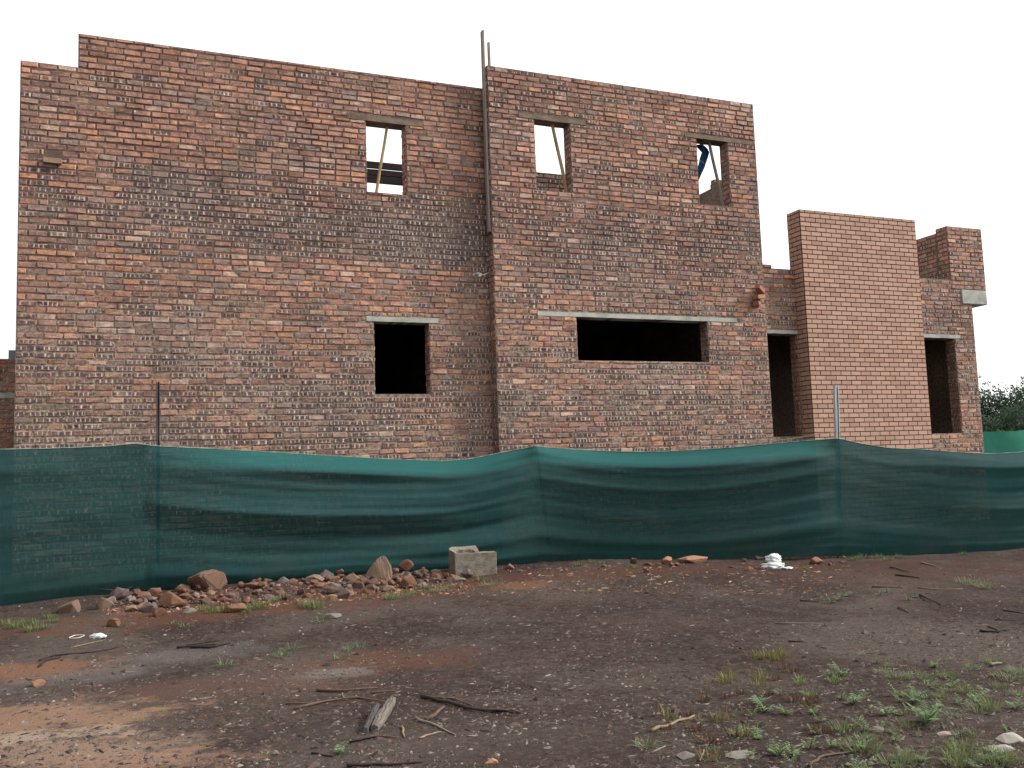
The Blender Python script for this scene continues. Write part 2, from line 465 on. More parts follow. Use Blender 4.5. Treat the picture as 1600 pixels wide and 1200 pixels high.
# ------------------------------------------------------------------ brickwork
PAL = [((0.40, 0.215, 0.150), 5), ((0.33, 0.185, 0.140), 5), ((0.46, 0.235, 0.135), 1.8), ((0.27, 0.140, 0.105), 3.4), ((0.46, 0.325, 0.25), 1.5), ((0.25, 0.19, 0.165), 2.2)]
def pick(rnd, pal):
    s = rnd.random() * sum(x[1] for x in pal)
    for c, k in pal:
        s -= k
        if s <= 0: break
    j = 0.88 + rnd.random() * 0.24
    return tuple(x * j for x in c)
BID = [0]
def skin(mb, O, D, Nn, L, z0, z1, holes=(), headers=(), flash=None, rnd=None, face=False, tint=None, top=None, phase=0.0):
    """courses of real bricks on a wall face. O=(x,y) start, D, Nn unit 2-D, holes in (s0,s1,z0,z1) along the face"""
    D3, N3, O3 = Vector((D[0], D[1], 0)), Vector((Nn[0], Nn[1], 0)), Vector((O[0], O[1], 0))
    CH = 0.085
    LEN, J = 0.232, (0.0125 if face else 0.016)
    jit = 0.0012 if face else 0.0065
    flip = (D3.cross(Vector((0, 0, 1)))).dot(N3) < 0
    k0 = int(math.floor(z0 / CH)); k = k0
    while k * CH < z1 - 0.02:
        za, zb = k * CH, (k + 1) * CH
        crow = (rnd.random() - 0.5) * 0.5
        off = (0.116 if k % 2 else 0.0) + phase + (0 if face else (rnd.random() - 0.5) * 0.03)
        s = -off
        cuts = []
        while s < L:
            ln = LEN * (1 + (0 if face else rnd.uniform(-0.03, 0.03)))
            mid = s + ln / 2
            for (h0, h1, hz) in headers:
                if abs((za + zb) / 2 - hz) < CH * 0.5 and h0 < mid < h1: ln = 0.116
            if not face and rnd.random() < 0.04: ln *= 0.5
            cuts.append((s, s + ln)); s += ln
        for (a, b) in cuts:
            a, b = max(a, 0), min(b, L)
            pa, pb = max(za, z0), min(zb, z1)
            ok = b - a > 0.03
            parts = [(a, b, pa, pb)] if ok else []
            for (h0, h1, y0, y1) in holes:
                nxt = []
                for (a_, b_, c_, d_) in parts:
                    if b_ <= h0 or a_ >= h1 or d_ <= y0 or c_ >= y1: nxt.append((a_, b_, c_, d_)); continue
                    zo = min(d_, y1) - max(c_, y0)
                    if zo < 0.45 * (d_ - c_):
                        if c_ < y0: nxt.append((a_, b_, c_, y0))
                        else: nxt.append((a_, b_, y1, d_))
                    else:
                        if h0 - a_ > 0.03: nxt.append((a_, h0, c_, d_))
                        if b_ - h1 > 0.03: nxt.append((h1, b_, c_, d_))
                parts = nxt
            for (a_, b_, c_, d_) in parts:
                if d_ - c_ < 0.02 or b_ - a_ < 0.025: continue
                BID[0] += 1
                if face:
                    g = 0.92 + rnd.random() * 0.16
                    r_ = rnd.random()
                    col = (0.53 * g, 0.335 * g, 0.248 * g) if r_ > 0.25 else (0.45 * g, 0.270 * g, 0.200 * g)
                    fl = 0.0
                else:
                    col = pick(rnd, PAL)
                    if tint: col = tuple(x * y for x, y in zip(col, tint))
                    mid = (a_ + b_) / 2
                    f = (flash(mid, (c_ + d_) / 2) if flash else 0.3) + crow * 0.5
                    gz = noise.noise(Vector((a_ * 0.55 + O[0], c_ * 1.3, 31.0 + O[1])))     # batches of greyer and redder bricks
                    gl = sum(col) / 3
                    q_ = max(0.0, min(0.8, -0.10 + 0.62 * f + 0.7 * gz))
                    col = tuple(x * (1 - q_) + gl * y * q_ for x, y in zip(col, (1.10, 0.97, 0.90)))
                    br_ = 1 + 0.35 * noise.noise(Vector((a_ * 0.8 + O[0], c_ * 2.4, 51.0)))
                    br_ *= 1.36 - 0.38 * max(0.0, min(1.0, f))
                    col = (min(0.75, col[0] * br_ * 1.05), col[1] * br_ * 0.98, col[2] * br_ * 0.97)
                    fl = 0.0 if rnd.random() > f else rnd.uniform(0.6, 1.0)
                j = J / 2
                A, B, Cc, Dd = a_ + j, b_ - j, c_ + j, d_ - j
                if not face: Cc += rnd.uniform(-0.003, 0.003); Dd += rnd.uniform(-0.003, 0.003)
                ou = 0.006 if face else 0.004 + rnd.random() * 0.008
                ch = 0.0025 if face else 0.007
                rj = lambda q=jit: rnd.uniform(-q, q)
                def P(s_, z_, n_): return O3 + D3 * s_ + N3 * n_ + Vector((0, 0, z_))
                fr = [P(A+ch+rj(), Cc+ch+rj(), ou+rj()), P(B-ch+rj(), Cc+ch+rj(), ou+rj()), P(B-ch+rj(), Dd-ch+rj(), ou+rj()), P(A+ch+rj(), Dd-ch+rj(), ou+rj())]
                bk = [P(A, Cc, -0.004), P(B, Cc, -0.004), P(B, Dd, -0.004), P(A, Dd, -0.004)]
                fs = [(0, 1, 2, 3)] + [(4+i, 4+(i+1) % 4, (i+1) % 4, i) for i in range(4)]
                iu = BID[0] % 4096
                wlen = (b_ - a_) / LEN
                uvf = [(iu + 0.03, 0.0), (iu + 0.03 + 0.93 * min(1, wlen), 0.0), (iu + 0.03 + 0.93 * min(1, wlen), 1.0), (iu + 0.03, 1.0)]
                uvs = [uvf] + [[uvf[i], uvf[(i+1) % 4], uvf[(i+1) % 4], uvf[i]] for i in range(4)]
                if flip: fs = [tuple(reversed(f)) for f in fs]; uvs = [list(reversed(q)) for q in uvs]
                mb.add(fr + bk, fs, 0, uvs, (*col, fl))
        k += 1
def slab(mb, x0, x1, y0, y1, z0, z1, holes=(), mat=1):
    """solid wall with openings; holes (x0,x1,z0,z1) run through in y"""
    xs = sorted({x0, x1, *[h for q in holes for h in q[:2] if x0 < h < x1]})
    zs = sorted({z0, z1, *[h for q in holes for h in q[2:] if z0 < h < z1]})
    def solid(i, j):
        if not (0 <= i < len(xs)-1 and 0 <= j < len(zs)-1): return False
        cx, cz = (xs[i]+xs[i+1])/2, (zs[j]+zs[j+1])/2
        return not any(a < cx < b and c < cz < d for a, b, c, d in holes)
    for i in range(len(xs)-1):
        for j in range(len(zs)-1):
            if not solid(i, j): continue
            a, b, c, d = xs[i], xs[i+1], zs[j], zs[j+1]
            mb.add([(a,y0,c),(b,y0,c),(b,y0,d),(a,y0,d)], [(0,1,2,3)], mat)
            mb.add([(a,y1,c),(b,y1,c),(b,y1,d),(a,y1,d)], [(3,2,1,0)], mat)
            if not solid(i-1, j): mb.add([(a,y0,c),(a,y1,c),(a,y1,d),(a,y0,d)], [(3,2,1,0)], mat)
            if not solid(i+1, j): mb.add([(b,y0,c),(b,y1,c),(b,y1,d),(b,y0,d)], [(0,1,2,3)], mat)
            if not solid(i, j-1): mb.add([(a,y0,c),(b,y0,c),(b,y1,c),(a,y1,c)], [(3,2,1,0)], mat)
            if not solid(i, j+1): mb.add([(a,y0,d),(b,y0,d),(b,y1,d),(a,y1,d)], [(0,1,2,3)], mat)
# house frame: x along the facade (u), y into the house (v), z up
HU, HV = 5.0, 13.0
house = empty('unfinished_brick_house', W(HU, HV, 0), YAW)
tag(house, 'unfinished two storey red brick house with empty window openings behind the green net', 'house')
def hx(u): return u - HU
def hy(v): return v - HV
def hpart(mb, name, mats, label=None):
    # geometry is collected in (u, v, z); shift it into the house frame
    mb.v = [(a - HU, b - HV, c) for a, b, c in mb.v]
    o = mb.build(name, mats, house)
    if label: o['label'] = label
    return o
TH = 0.23
def blob(u, z, cu, cz, ru, rz): return math.exp(-((u - cu) / ru) ** 2 - ((z - cz) / rz) ** 2)
def wall_part(name, u0, u1, v, z0, z1, holes, lintels, flash, seed, label, tint=None, notch=None, left_skin=None, face=False, th=TH, extra_holes=()):
    rnd = random.Random(seed)
    mb = MB()
    solid_holes = list(holes) + ([notch] if notch else [])
    slab(mb, u0, u1, v, v + th, z0, z1, solid_holes)
    ex = [(a - u0, b - u0, c, d) for a, b, c, d in list(solid_holes) + list(lintels) + list(extra_holes)]
    heads = [(a - u0, b - u0, d + 0.04) for a, b, c, d in lintels]
    skin(mb, (u0, v), (1, 0), (0, -1), u1 - u0, z0, z1, ex, heads, flash and (lambda s, z: flash(s + u0, z)), rnd, face, tint)
    if not face:
        for (a, b, c, d) in holes:          # bricks on the reveals and the sill
            skin(mb, (b, v + 0.004), (0, 1), (-1, 0), th - 0.01, c, d, (), (), None, rnd, False, tint, phase=0.06)
            skin(mb, (a, v + 0.004), (0, 1), (1, 0), th - 0.01, c, d, (), (), None, rnd, False, tint, phase=0.06)
    if left_skin:
        skin(mb, (u0, v + 0.006), (0, 1), (-1, 0), left_skin, z0, z1, (), (), flash and (lambda s, z: flash(u0, z)), rnd, face, tint)
    return hpart(mb, name, [BR_FACE, MO_FACE] if face else [BR_STOCK, MO_STOCK], label)
def fl_left(u, z):
    n = noise.noise(Vector((u * 0.9, z * 2.2, 4.0)))
    f = 0.24 + 0.35 * n
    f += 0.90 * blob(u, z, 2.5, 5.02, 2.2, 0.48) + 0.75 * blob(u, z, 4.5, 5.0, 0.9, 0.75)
    f += 0.35 * blob(u, z, -0.2, 5.2, 1.2, 0.5)
    f -= 0.30 * blob(u, z, 2.2, 4.15, 3.2, 0.42)
    if z < 3.5: f += 0.42 * smooth(3.6, 2.9, z)
    if z > 5.8: f -= 0.14
    return f
def fl_right(u, z):
    n = noise.noise(Vector((u * 0.9, z * 2.2, 14.0)))
    f = 0.30 + 0.4 * n
    f += 0.45 * blob(u, z, 8.3, 5.0, 2.6, 0.55)
    if z < 3.3: f += 0.35 - 0.45 * blob(u, z, 7.5, 2.78, 3.0, 0.14)
    if z > 5.8: f -= 0.12
    return f
H_UL, H_GL = (3.06, 3.68, 5.66, 6.77), (3.12, 3.98, 2.59, 3.68)
L_UL, L_GL = (2.78, 3.96, 6.77, 6.845), (3.01, 4.13, 3.68, 3.755)
put = (-1.28, -1.08, 5.745, 5.83)
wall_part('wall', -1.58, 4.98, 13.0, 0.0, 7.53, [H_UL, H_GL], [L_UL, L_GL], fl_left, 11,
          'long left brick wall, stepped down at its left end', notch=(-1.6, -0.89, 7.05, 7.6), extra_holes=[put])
H_UM, H_UR, H_WD = (5.77, 6.40, 5.86, 7.03), (8.86, 9.50, 5.88, 7.05), (6.38, 8.875, 3.11, 3.815)
L_UM, L_UR, L_WD = (5.50, 6.70, 7.03, 7.105), (8.62, 10.06, 7.05, 7.125), (5.70, 9.48, 3.815, 3.885)
wall_part('wall', 4.98, 10.11, 12.78, 0.0, 7.82, [H_UM, H_UR, H_WD], [L_UM, L_UR, L_WD], fl_right, 12,
          'middle brick wall standing forward, with the wide low opening', left_skin=0.21)
H_R1, H_R2 = (10.21, 10.925, 1.82, 3.67), (13.50, 14.77, 1.81, 3.68)
L_R1, L_R2 = (10.14, 11.04, 3.67, 3.735), (13.4, 14.93, 3.68, 3.75)
wall_part('wall', 10.11, 15.32, 12.95, 0.0, 4.86, [H_R1, H_R2], [L_R1, L_R2], lambda u, z: 0.30 + 0.4 * noise.noise(Vector((u, z * 2, 24))), 13,
          'low set back brick wall behind the face brick pillar', tint=(0.92, 0.92, 0.92), extra_holes=[(15.04, 15.4, 4.38, 4.67)])
wall_part('pillar', 10.93, 13.70, 12.70, 0.0, 5.92, [], [], None, 14, 'smooth salmon face brick pillar with neat dark joints', left_skin=0.345, face=True, th=0.345)
wall_part('parapet_block', 14.79, 15.74, 12.945, 4.675, 5.95, [], [], lambda u, z: 0.12, 15, 'square brick block rising from the right end of the low wall', left_skin=0.26, th=0.27)
wall_part('parapet_return', 14.79, 15.74, 13.215, 4.675, 5.865, [], [], lambda u, z: 0.3, 16, None, left_skin=1.1, th=1.12, tint=(0.9, 0.9, 0.9))
# raised odd bricks left on top of the low wall and along the tops
mb = MB(); rnd = random.Random(3)
skin(mb, (10.14, 12.952), (1, 0), (0, -1), 0.30, 4.862, 4.93, (), (), None, rnd)
slab(mb, 10.14, 10.43, 12.952, 13.15, 4.86, 4.925)
hpart(mb, 'loose_course', [BR_STOCK, MO_STOCK])
# lintels
def lintel(r, v, mat, parent_label=None, proud=0.004):
    mb = MB()
    a, b, c, d = r
    n = 14
    vs, fs = [], []
    rn = random.Random(int(a * 100))
    for i in range(n + 1):
        x = a + (b - a) * i / n
        j = rn.uniform(-0.002, 0.002)
        vs += [(x, v - proud - 0.004, c + j), (x, v - proud - 0.004, d + j), (x, v + TH + 0.004, d + j), (x, v + TH + 0.004, c + j)]
    for i in range(n):
        for k in range(4):
            fs.append((i*4+k, (i+1)*4+k, (i+1)*4+(k+1) % 4, i*4+(k+1) % 4))
    fs += [(0, 1, 2, 3), (n*4+3, n*4+2, n*4+1, n*4)]
    mb.add(vs, fs)
    return hpart(mb, 'lintel', mat, parent_label)
lintel(L_UL, 13.0, CONC_MUD); lintel(L_GL, 13.0, CONC, 'pale concrete lintel over the square lower opening')
lintel(L_UM, 12.78, CONC_MUD); lintel(L_UR, 12.78, CONC_MUD)
lintel(L_WD, 12.78, CONC, 'long pale concrete lintel over the wide low opening')
lintel(L_R1, 12.95, CONC); lintel(L_R2, 12.95, CONC)
# concrete beam end
bm = bmesh.new()
bmesh.ops.create_cube(bm, size=1)
for v_ in bm.verts: v_.co = Vector((15.04 + (v_.co.x + .5) * 0.69 - HU, 12.925 + (v_.co.y + .5) * 1.4 - HV, 4.38 + (v_.co.z + .5) * 0.29))
bmesh.ops.bevel(bm, geom=bm.edges[:], offset=0.012, segments=2, affect='EDGES')
me = bpy.data.meshes.new('concrete_beam'); bm.to_mesh(me); bm.free()
link('concrete_beam', me, CONC, house)
# unseen sides, back and floors that close the rooms
mb = MB()
def side(u0, v0, v1, z1, z0=0.0): mb.box((u0, v0, z0), (u0 + TH, v1, z1), 1)
side(-1.578, 13.232, 20.0, 6.9); dd = ray(1112, 294); side(9.878, 13.012, 20.0, (CAM + dd * (9.878 / dd.dot(EU))).z); side(4.80, 13.232, 19.7, 4.25)
mb.box((-1.578, 20.0, 0), (10.108, 20.23, 5.72), 1)
side(15.088, 13.182, 16.0, 4.37); mb.box((10.11, 16.0, 0), (15.318, 16.23, 4.8), 1)
hpart(mb, 'side_wall', [BR_STOCK, MO_STOCK])
mb = MB()
mb.box((-1.345, 13.235, 4.30), (9.874, 19.995, 4.47)); mb.box((10.112, 13.185, 4.20), (15.31, 15.995, 4.36))
mb.box((-1.345, 13.235, 1.30), (4.795, 19.995, 1.45)); mb.box((5.035, 13.235, 1.30), (9.874, 19.995, 1.45)); mb.box((10.112, 13.185, 1.30), (15.08, 15.995, 1.45))
hpart(mb, 'floor_slab', SLAB)
# cross walls seen through the upper openings
def zat(x, y, v): return on_plane(x, y, v)[1]
mb = MB(); rnd = random.Random(5)
zt = zat(860, 271, 14.6)
mb.box((5.2, 14.6, 4.48), (8.2, 14.83, zt), 1)
skin(mb, (5.2, 14.6), (1, 0), (0, -1), 3.0, 4.48, zt, (), (), None, rnd, False, (0.5, 0.45, 0.45))  # bricks tinted darker to stand in for the shade indoors
dd = ray(1118, 290); P_ = CAM + dd * (9.878 / dd.dot(EU)); vv_ = P_.dot(EV); dd = ray(1112, 294); zs_ = (CAM + dd * (9.878 / dd.dot(EU))).z
hpart(mb, 'inner_wall', [BR_STOCK, MO_STOCK])
mb = MB(); mb.box((9.88, vv_ - 0.05, zs_ - 0.002), (10.09, vv_ + 0.17, zs_ + 0.08), 1); hpart(mb, 'loose_brick', [BR_STOCK, MO_STOCK])
mb = MB(); mb.box((9.89, vv_ + 0.05, zs_ + 0.0805), (10.07, vv_ + 0.16, zs_ + 0.15), 1); hpart(mb, 'loose_brick', [BR_STOCK, MO_STOCK])
# the left wing far behind the corner
mb = MB(); rnd = random.Random(6)
mb.box((-9.0, 18.6, 0), (-1.60, 18.83, 3.75), 1)
skin(mb, (-9.0, 18.6), (1, 0), (0, -1), 7.4, 0.6, 3.75, [(0, 7.3, 3.03, 3.12)], (), lambda u, z: 0.1, rnd, False, (0.9, 0.72, 0.66))
hpart(mb, 'rear_wing_wall', [BR_STOCK, MO_STOCK], 'dark red brick wall far back at the left edge')
mb = MB(); mb.box((-7.8, 18.592, 3.03), (-1.8, 18.84, 3.12)); hpart(mb, 'lintel', CONC)
uu, zz = on_plane(14.5, 548, 18.7)
mb = MB(); mb.box((uu, 18.61, 3.75), (uu + 0.45, 18.82, zz))
hpart(mb, 'grey_stub_column', noisy('blue_grey_plaster', [(0.17, 0.2, 0.23), (0.24, 0.27, 0.30)], 4))

def box_brick(name, loc_uvz, rot, parent=house, size=(0.222, 0.106, 0.073), col=(0.40, 0.18, 0.12), label=None):
    bm = bmesh.new()
    bmesh.ops.create_cube(bm, size=1)
    for v_ in bm.verts: v_.co = Vector((v_.co.x * size[0], v_.co.y * size[1], v_.co.z * size[2]))
    bmesh.ops.bevel(bm, geom=bm.edges[:], offset=0.006, segments=2, affect='EDGES')
    for v_ in bm.verts: v_.co += Vector([R.uniform(-0.0015, 0.0015) for _ in range(3)])
    me = bpy.data.meshes.new(name); bm.to_mesh(me); bm.free()
    ca = me.color_attributes.new('bc', 'FLOAT_COLOR', 'CORNER')
    ca.data.foreach_set('color', list((*col, 0.0)) * len(me.loops))
    o = link(name, me, STONE)
    if parent: o.parent = parent
    u, v, z = loc_uvz
    o.location = (u - HU, v - HV, z) if parent else W(u, v, z)
    o.rotation_euler = rot
    if label: o['label'] = label
    return o
# three crooked bricks jutting from the corner, and the putlog brick at the far left
u_, z_ = on_plane(1187, 452, 12.70)
box_brick('jutting_brick', (u_, 12.70, z_), (0.1, 0.35, 0.5), col=(0.42, 0.19, 0.13))
u_, z_ = on_plane(1186, 464, 12.70)
box_brick('jutting_brick', (u_, 12.69, z_), (0.05, -0.12, 0.3), col=(0.44, 0.21, 0.14))
u_, z_ = on_plane(1183, 474, 12.72)
box_brick('jutting_brick', (u_, 12.72, z_), (-0.1, -0.2, 0.7), col=(0.36, 0.15, 0.11))
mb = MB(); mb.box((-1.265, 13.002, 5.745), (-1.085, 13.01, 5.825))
hpart(mb, 'putlog_hole', noisy('hole_shade', [(0.01, 0.008, 0.01), (0.02, 0.015, 0.015)]))  # black plate standing in for the shade inside the hole
box_brick('jutting_brick', (-1.18, 12.985, 5.70), (0.0, 0.02, 0.0), col=(0.36, 0.24, 0.17), label='single brick sticking out below a dark hole near the upper left corner')

# ------------------------------------------------------------------ timber, boards, cloth
def pole(name, pts, r, mat, label, cat, group=None, n=8):
    base = Vector(pts[0])
    mb = MB()
    q = [Vector(p) - base for p in pts]
    P = []
    for i in range(7):
        t = i / 6
        p = q[0].lerp(q[-1], t) + Vector((R.uniform(-1, 1), R.uniform(-1, 1), 0)) * 0.006
        P.append(p)
    mb.tube(P, [r * (1 - 0.03 * i) for i in range(7)], n)
    o = mb.build(name, mat, None, base, 0, True)
    tag(o, label, cat, group)
    return o
def wpt(x, y, v): 
    u, z = on_plane(x, y, v); return W(u, v, z)
def leaning(x0, y0, x1, y1, v0, v1, r, mat, label):
    """a prop standing on the upper slab and leaning in an opening; the two pixels lie on it"""
    a, b = wpt(x0, y0, v0), wpt(x1, y1, v1)
    d = (a - b)
    foot = b + d * ((4.48 - b.z) / d.z)
    topp = b - d * 0.12
    return pole('timber_prop', [foot, topp], r, mat, label, 'prop', 'timber props leaning in the upper openings')
leaning(588, 300, 605, 196, 13.13, 13.12, 0.026, POLE, 'yellowish timber prop leaning to the right in the leftmost upper opening')
leaning(885, 297, 862, 190, 12.94, 12.90, 0.034, POLE, 'brown timber prop leaning to the left in the upper opening nearest the tall corner board')
leaning(1130, 319, 1108, 222, 12.94, 12.90, 0.034, GREYWOOD, 'grey timber prop leaning in the upper opening nearest the right corner')
def board(name, a, b, mat, label, cat, group=None):
    base = W(*a)
    mb = MB()
    mb.box((0, 0, 0), tuple(b[i] - a[i] for i in range(3)))
    o = mb.build(name, mat, None, base, YAW)
    tag(o, label, cat, group)
    bv = o.modifiers.new('b', 'BEVEL'); bv.width = 0.004
    return o
zt = zat(755.5, 48, 12.83)
board('corner_board', (4.93, 12.80, 5.12), (4.965, 12.89, zt), GREYWOOD, 'tall grey corner board standing up against the step between the two walls', 'board')
u1_, z1_ = on_plane(763.5, 66, 13.04)
board('corner_batten', (u1_ - 0.02, 13.025, 4.47), (u1_ + 0.02, 13.065, z1_), GREYWOOD, 'shorter grey batten rising above the wall beside the tall corner board', 'board')
# scaffold boards behind the leftmost upper opening on two brick piers
mb = MB()
vb = 13.72
zs = [zat(605, y, vb) for y in (287, 276, 275, 266, 264, 254)]
mb2 = [(zs[0], zs[1]), (zs[2], zs[3]), (zs[4], zs[5])]
for ua in (1.6, 4.42):
    mb = MB(); mb.box((ua, 13.7, 4.475), (ua + 0.33, 13.93, zs[0]), 1)
    hpart(mb, 'inner_pier', [BR_STOCK, MO_STOCK])
for i, (a, b) in enumerate(mb2):
    board('shutter_board', (1.55, vb + 0.004 * i, a + 0.001), (4.78, vb + 0.05 + 0.004 * i, b - (0 if i else -0.001)), DARKWOOD,
          ['lowest dark board across the leftmost upper opening', 'middle dark board across the leftmost upper opening', 'top dark board across the leftmost upper opening'][i], 'board', 'dark boards seen through the leftmost upper opening')
# blue cloth hanging inside the right upper opening
mb = MB()
pts = [(1091, 226, 12), (1098, 232, 15), (1103, 238, 11), (1099, 250, 12), (1095, 262, 10), (1091, 274, 5), (1089, 282, 2)]
vs, fs = [], []
o_ = wpt(1095, 226, 13.03)
for i, (x, y, wd) in enumerate(pts):
    for k in range(5):
        q = wpt(x - wd * 0.5 + wd * k / 4, y, 13.03 + 0.03 * math.sin(k * 2.1 + i)) - o_
        vs.append(q)
for i in range(len(pts) - 1):
    for k in range(4): fs.append((i*5+k, i*5+k+1, (i+1)*5+k+1, (i+1)*5+k))
mb.add(vs, fs)
blue = mb.build('hanging_cloth', BLUE, None, o_, 0, True)
tag(blue, 'blue cloth hanging at the left side of the upper opening nearest the right corner', 'cloth')
sm_ = blue.modifiers.new('s', 'SOLIDIFY'); sm_.thickness = 0.02
mb = MB(); mb.tube([wpt(1086, 249, 13.0) - o_, wpt(1097, 252, 13.0) - o_, wpt(1101, 258, 13.02) - o_], 0.006, 5)
mb.build('cord', LIME, blue)
# small knot of wire on the corner, thorny twig beyond the right wall
mb = MB(); o_ = wpt(762, 425, 12.86)
for k in range(4):
    mb.tube([wpt(738 + 3 * k, 429 - k, 12.84) - o_, wpt(748, 426 + 2 * k, 12.80) - o_, wpt(756 - k, 430, 12.84) - o_, wpt(764, 426, 12.9) - o_], 0.006, 4)
tag(mb.build('tie_wire', GALV, None, o_), 'small knot of tie wire poking from the step between the two walls', 'wire')

# ------------------------------------------------------------------ shade net fence
def net_mat():
    m, t, p = new_mat('green_shade_net')
    tc = N(t, 'ShaderNodeTexCoord')
    uv = N(t, 'ShaderNodeUVMap', uv_map='UVMap')
    mp = N(t, 'ShaderNodeMapping'); mp.inputs['Scale'].default_value = (0.6, 9.0, 1)
    t.links.new(uv.outputs[0], mp.inputs[0])
    st = NZ(t, mp.outputs[0], 4.0, 6.0, 0.65)
    mp2 = N(t, 'ShaderNodeMapping'); mp2.inputs['Scale'].default_value = (90.0, 6.0, 1)
    t.links.new(uv.outputs[0], mp2.inputs[0])
    st2 = NZ(t, mp2.outputs[0], 1.0, 3.0, 0.6)
    big = NZ(t, uv.outputs[0], 1.1, 4.0, 0.6)
    c = MixC(t, MR(t, st, 0.25, 0.75), (0.011, 0.056, 0.059), (0.016, 0.088, 0.088))
    c = MixC(t, MR(t, st2, 0.45, 0.8, 0, 0.30), c, (0.06, 0.16, 0.15))
    dust = NZ(t, uv.outputs[0], 26.0, 6.0, 0.75)
    c = MixC(t, M2(t, 'MULTIPLY', MR(t, dust, 0.62, 0.74), 0.35), c, (0.30, 0.30, 0.26))
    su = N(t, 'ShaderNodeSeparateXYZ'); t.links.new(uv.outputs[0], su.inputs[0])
    hem_lit = M2(t, 'MULTIPLY', MR(t, su.outputs[1], 1.36, 1.44), M2(t, 'MULTIPLY', MR(t, su.outputs[0], 9.3, 8.6), MR(t, su.outputs[0], -0.1, 1.2)))
    c = MixC(t, hem_lit, c, (0.022, 0.150, 0.145))  # top hem coloured lighter, painting in sky light on the leaning fold
    low = M2(t, 'MULTIPLY', MR(t, su.outputs[1], 0.55, 0.0), MR(t, big, 0.45, 0.65))
    c = MixC(t, M2(t, 'MULTIPLY', low, 0.22), c, (0.11, 0.09, 0.08))
    t.links.new(c, p.inputs['Base Color'])
    p.inputs['Roughness'].default_value = 0.75
    tr = N(t, 'ShaderNodeBsdfTranslucent'); t.links.new(c, tr.inputs[0])
    m1 = N(t, 'ShaderNodeMixShader', inp={0: 0.45})
    t.links.new(p.outputs[0], m1.inputs[1]); t.links.new(tr.outputs[0], m1.inputs[2])
    ho = N(t, 'ShaderNodeBsdfTransparent')
    ho.inputs[0].default_value = (0.85, 1.0, 0.98, 1)
    m2 = N(t, 'ShaderNodeMixShader')
    t.links.new(M2(t, 'ADD', MR(t, big, 0.3, 0.7, -0.02, 0.03), MR(t, su.outputs[0], 3.0, -1.0, 0.035, 0.115)), m2.inputs[0])
    t.links.new(m1.outputs[0], m2.inputs[1]); t.links.new(ho.outputs[0], m2.inputs[2])
    t.links.new(m2.outputs[0], t.nodes['Material Output'].inputs[0])
    return m
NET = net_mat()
TOPL = [(-420, 712), (-200, 706), (0, 702), (60, 701), (120, 699), (170, 697), (210, 693), (247, 697), (320, 700), (400, 704), (480, 709), (550, 713), (620, 717), (700, 720), (740, 717), (780, 709), (838, 697), (880, 700), (940, 703), (1000, 705), (1050, 705), (1110, 702), (1180, 697), (1250, 690), (1312, 685), (1350, 693), (1395, 700), (1450, 702), (1500, 706), (1560, 709), (1600, 707), (1750, 694), (1950, 700)]
BOTL = [(-420, 1000), (-200, 972), (0, 948), (150, 930), (250, 920), (400, 910), (550, 896), (700, 893), (850, 881), (1000, 877), (1150, 872), (1320, 868), (1450, 866), (1530, 862), (1600, 857), (1750, 848), (1950, 835)]
def interp(L, x):
    for (a, ya), (b, yb) in zip(L, L[1:]):
        if a <= x <= b: return ya + (yb - ya) * (x - a) / (b - a)
    return L[-1][1]
def u_of(x, y):
    u = 0.0
    for _ in range(25): u = on_plane(x, y, net_v(u))[0]
    return u
fence = empty('shade_net_fence', W(4.9, 11.3, 0))
tag(fence, 'dark green shade net fence sagging between steel posts along the building site', 'fence')
FL = W(4.9, 11.3, 0)
def net_off(x, h, s):
    """how far the cloth stands out towards the road, in metres"""
    posts = [-421, 230, 838, 1312, 1951]
    for a, b in zip(posts, posts[1:]):
        if a <= x <= b: t = (x - a) / (b - a); break
    sag = math.sin(math.pi * t)
    amp = {-421: 0.35, 230: 1.0, 838: 1.0, 1312: 0.45}[a]
    o = 0.05 * sag * amp * math.sin(math.pi * h)
    for k, (fq, am) in enumerate([(2.1, 0.050), (4.3, 0.022), (8.3, 0.008), (14.0, 0.004)]):
        ph = noise.noise(Vector((s * 0.16, k * 3.7, 0.5))) * 4.0
        o += am * amp * (0.35 + 0.65 * sag) * math.sin(2 * math.pi * fq * (h + 0.10 * sag) * (1 + 0.0 * s) + ph) * (0.85 + 1.0 * noise.noise(Vector((s * 0.22, h * 2.5, k * 2.0))))
    o += 0.010 * noise.noise(Vector((s * 2.2, h * 9, 7)))
    # hem rolled back to the sky where the top line sags
    if h > 0.85: o -= 0.34 * sag ** 0.7 * amp * ((h - 0.85) / 0.15) ** 1.15
    o += 0.05 * sag * amp * math.exp(-((h - 0.84) / 0.05) ** 2)
    # tension creases fanning from the tied top corners
    for pxx in posts[1:4]:
        dx = (x - pxx) / 130.0
        if abs(dx) < 1: o -= 0.018 * (1 - abs(dx)) ** 3
    return o
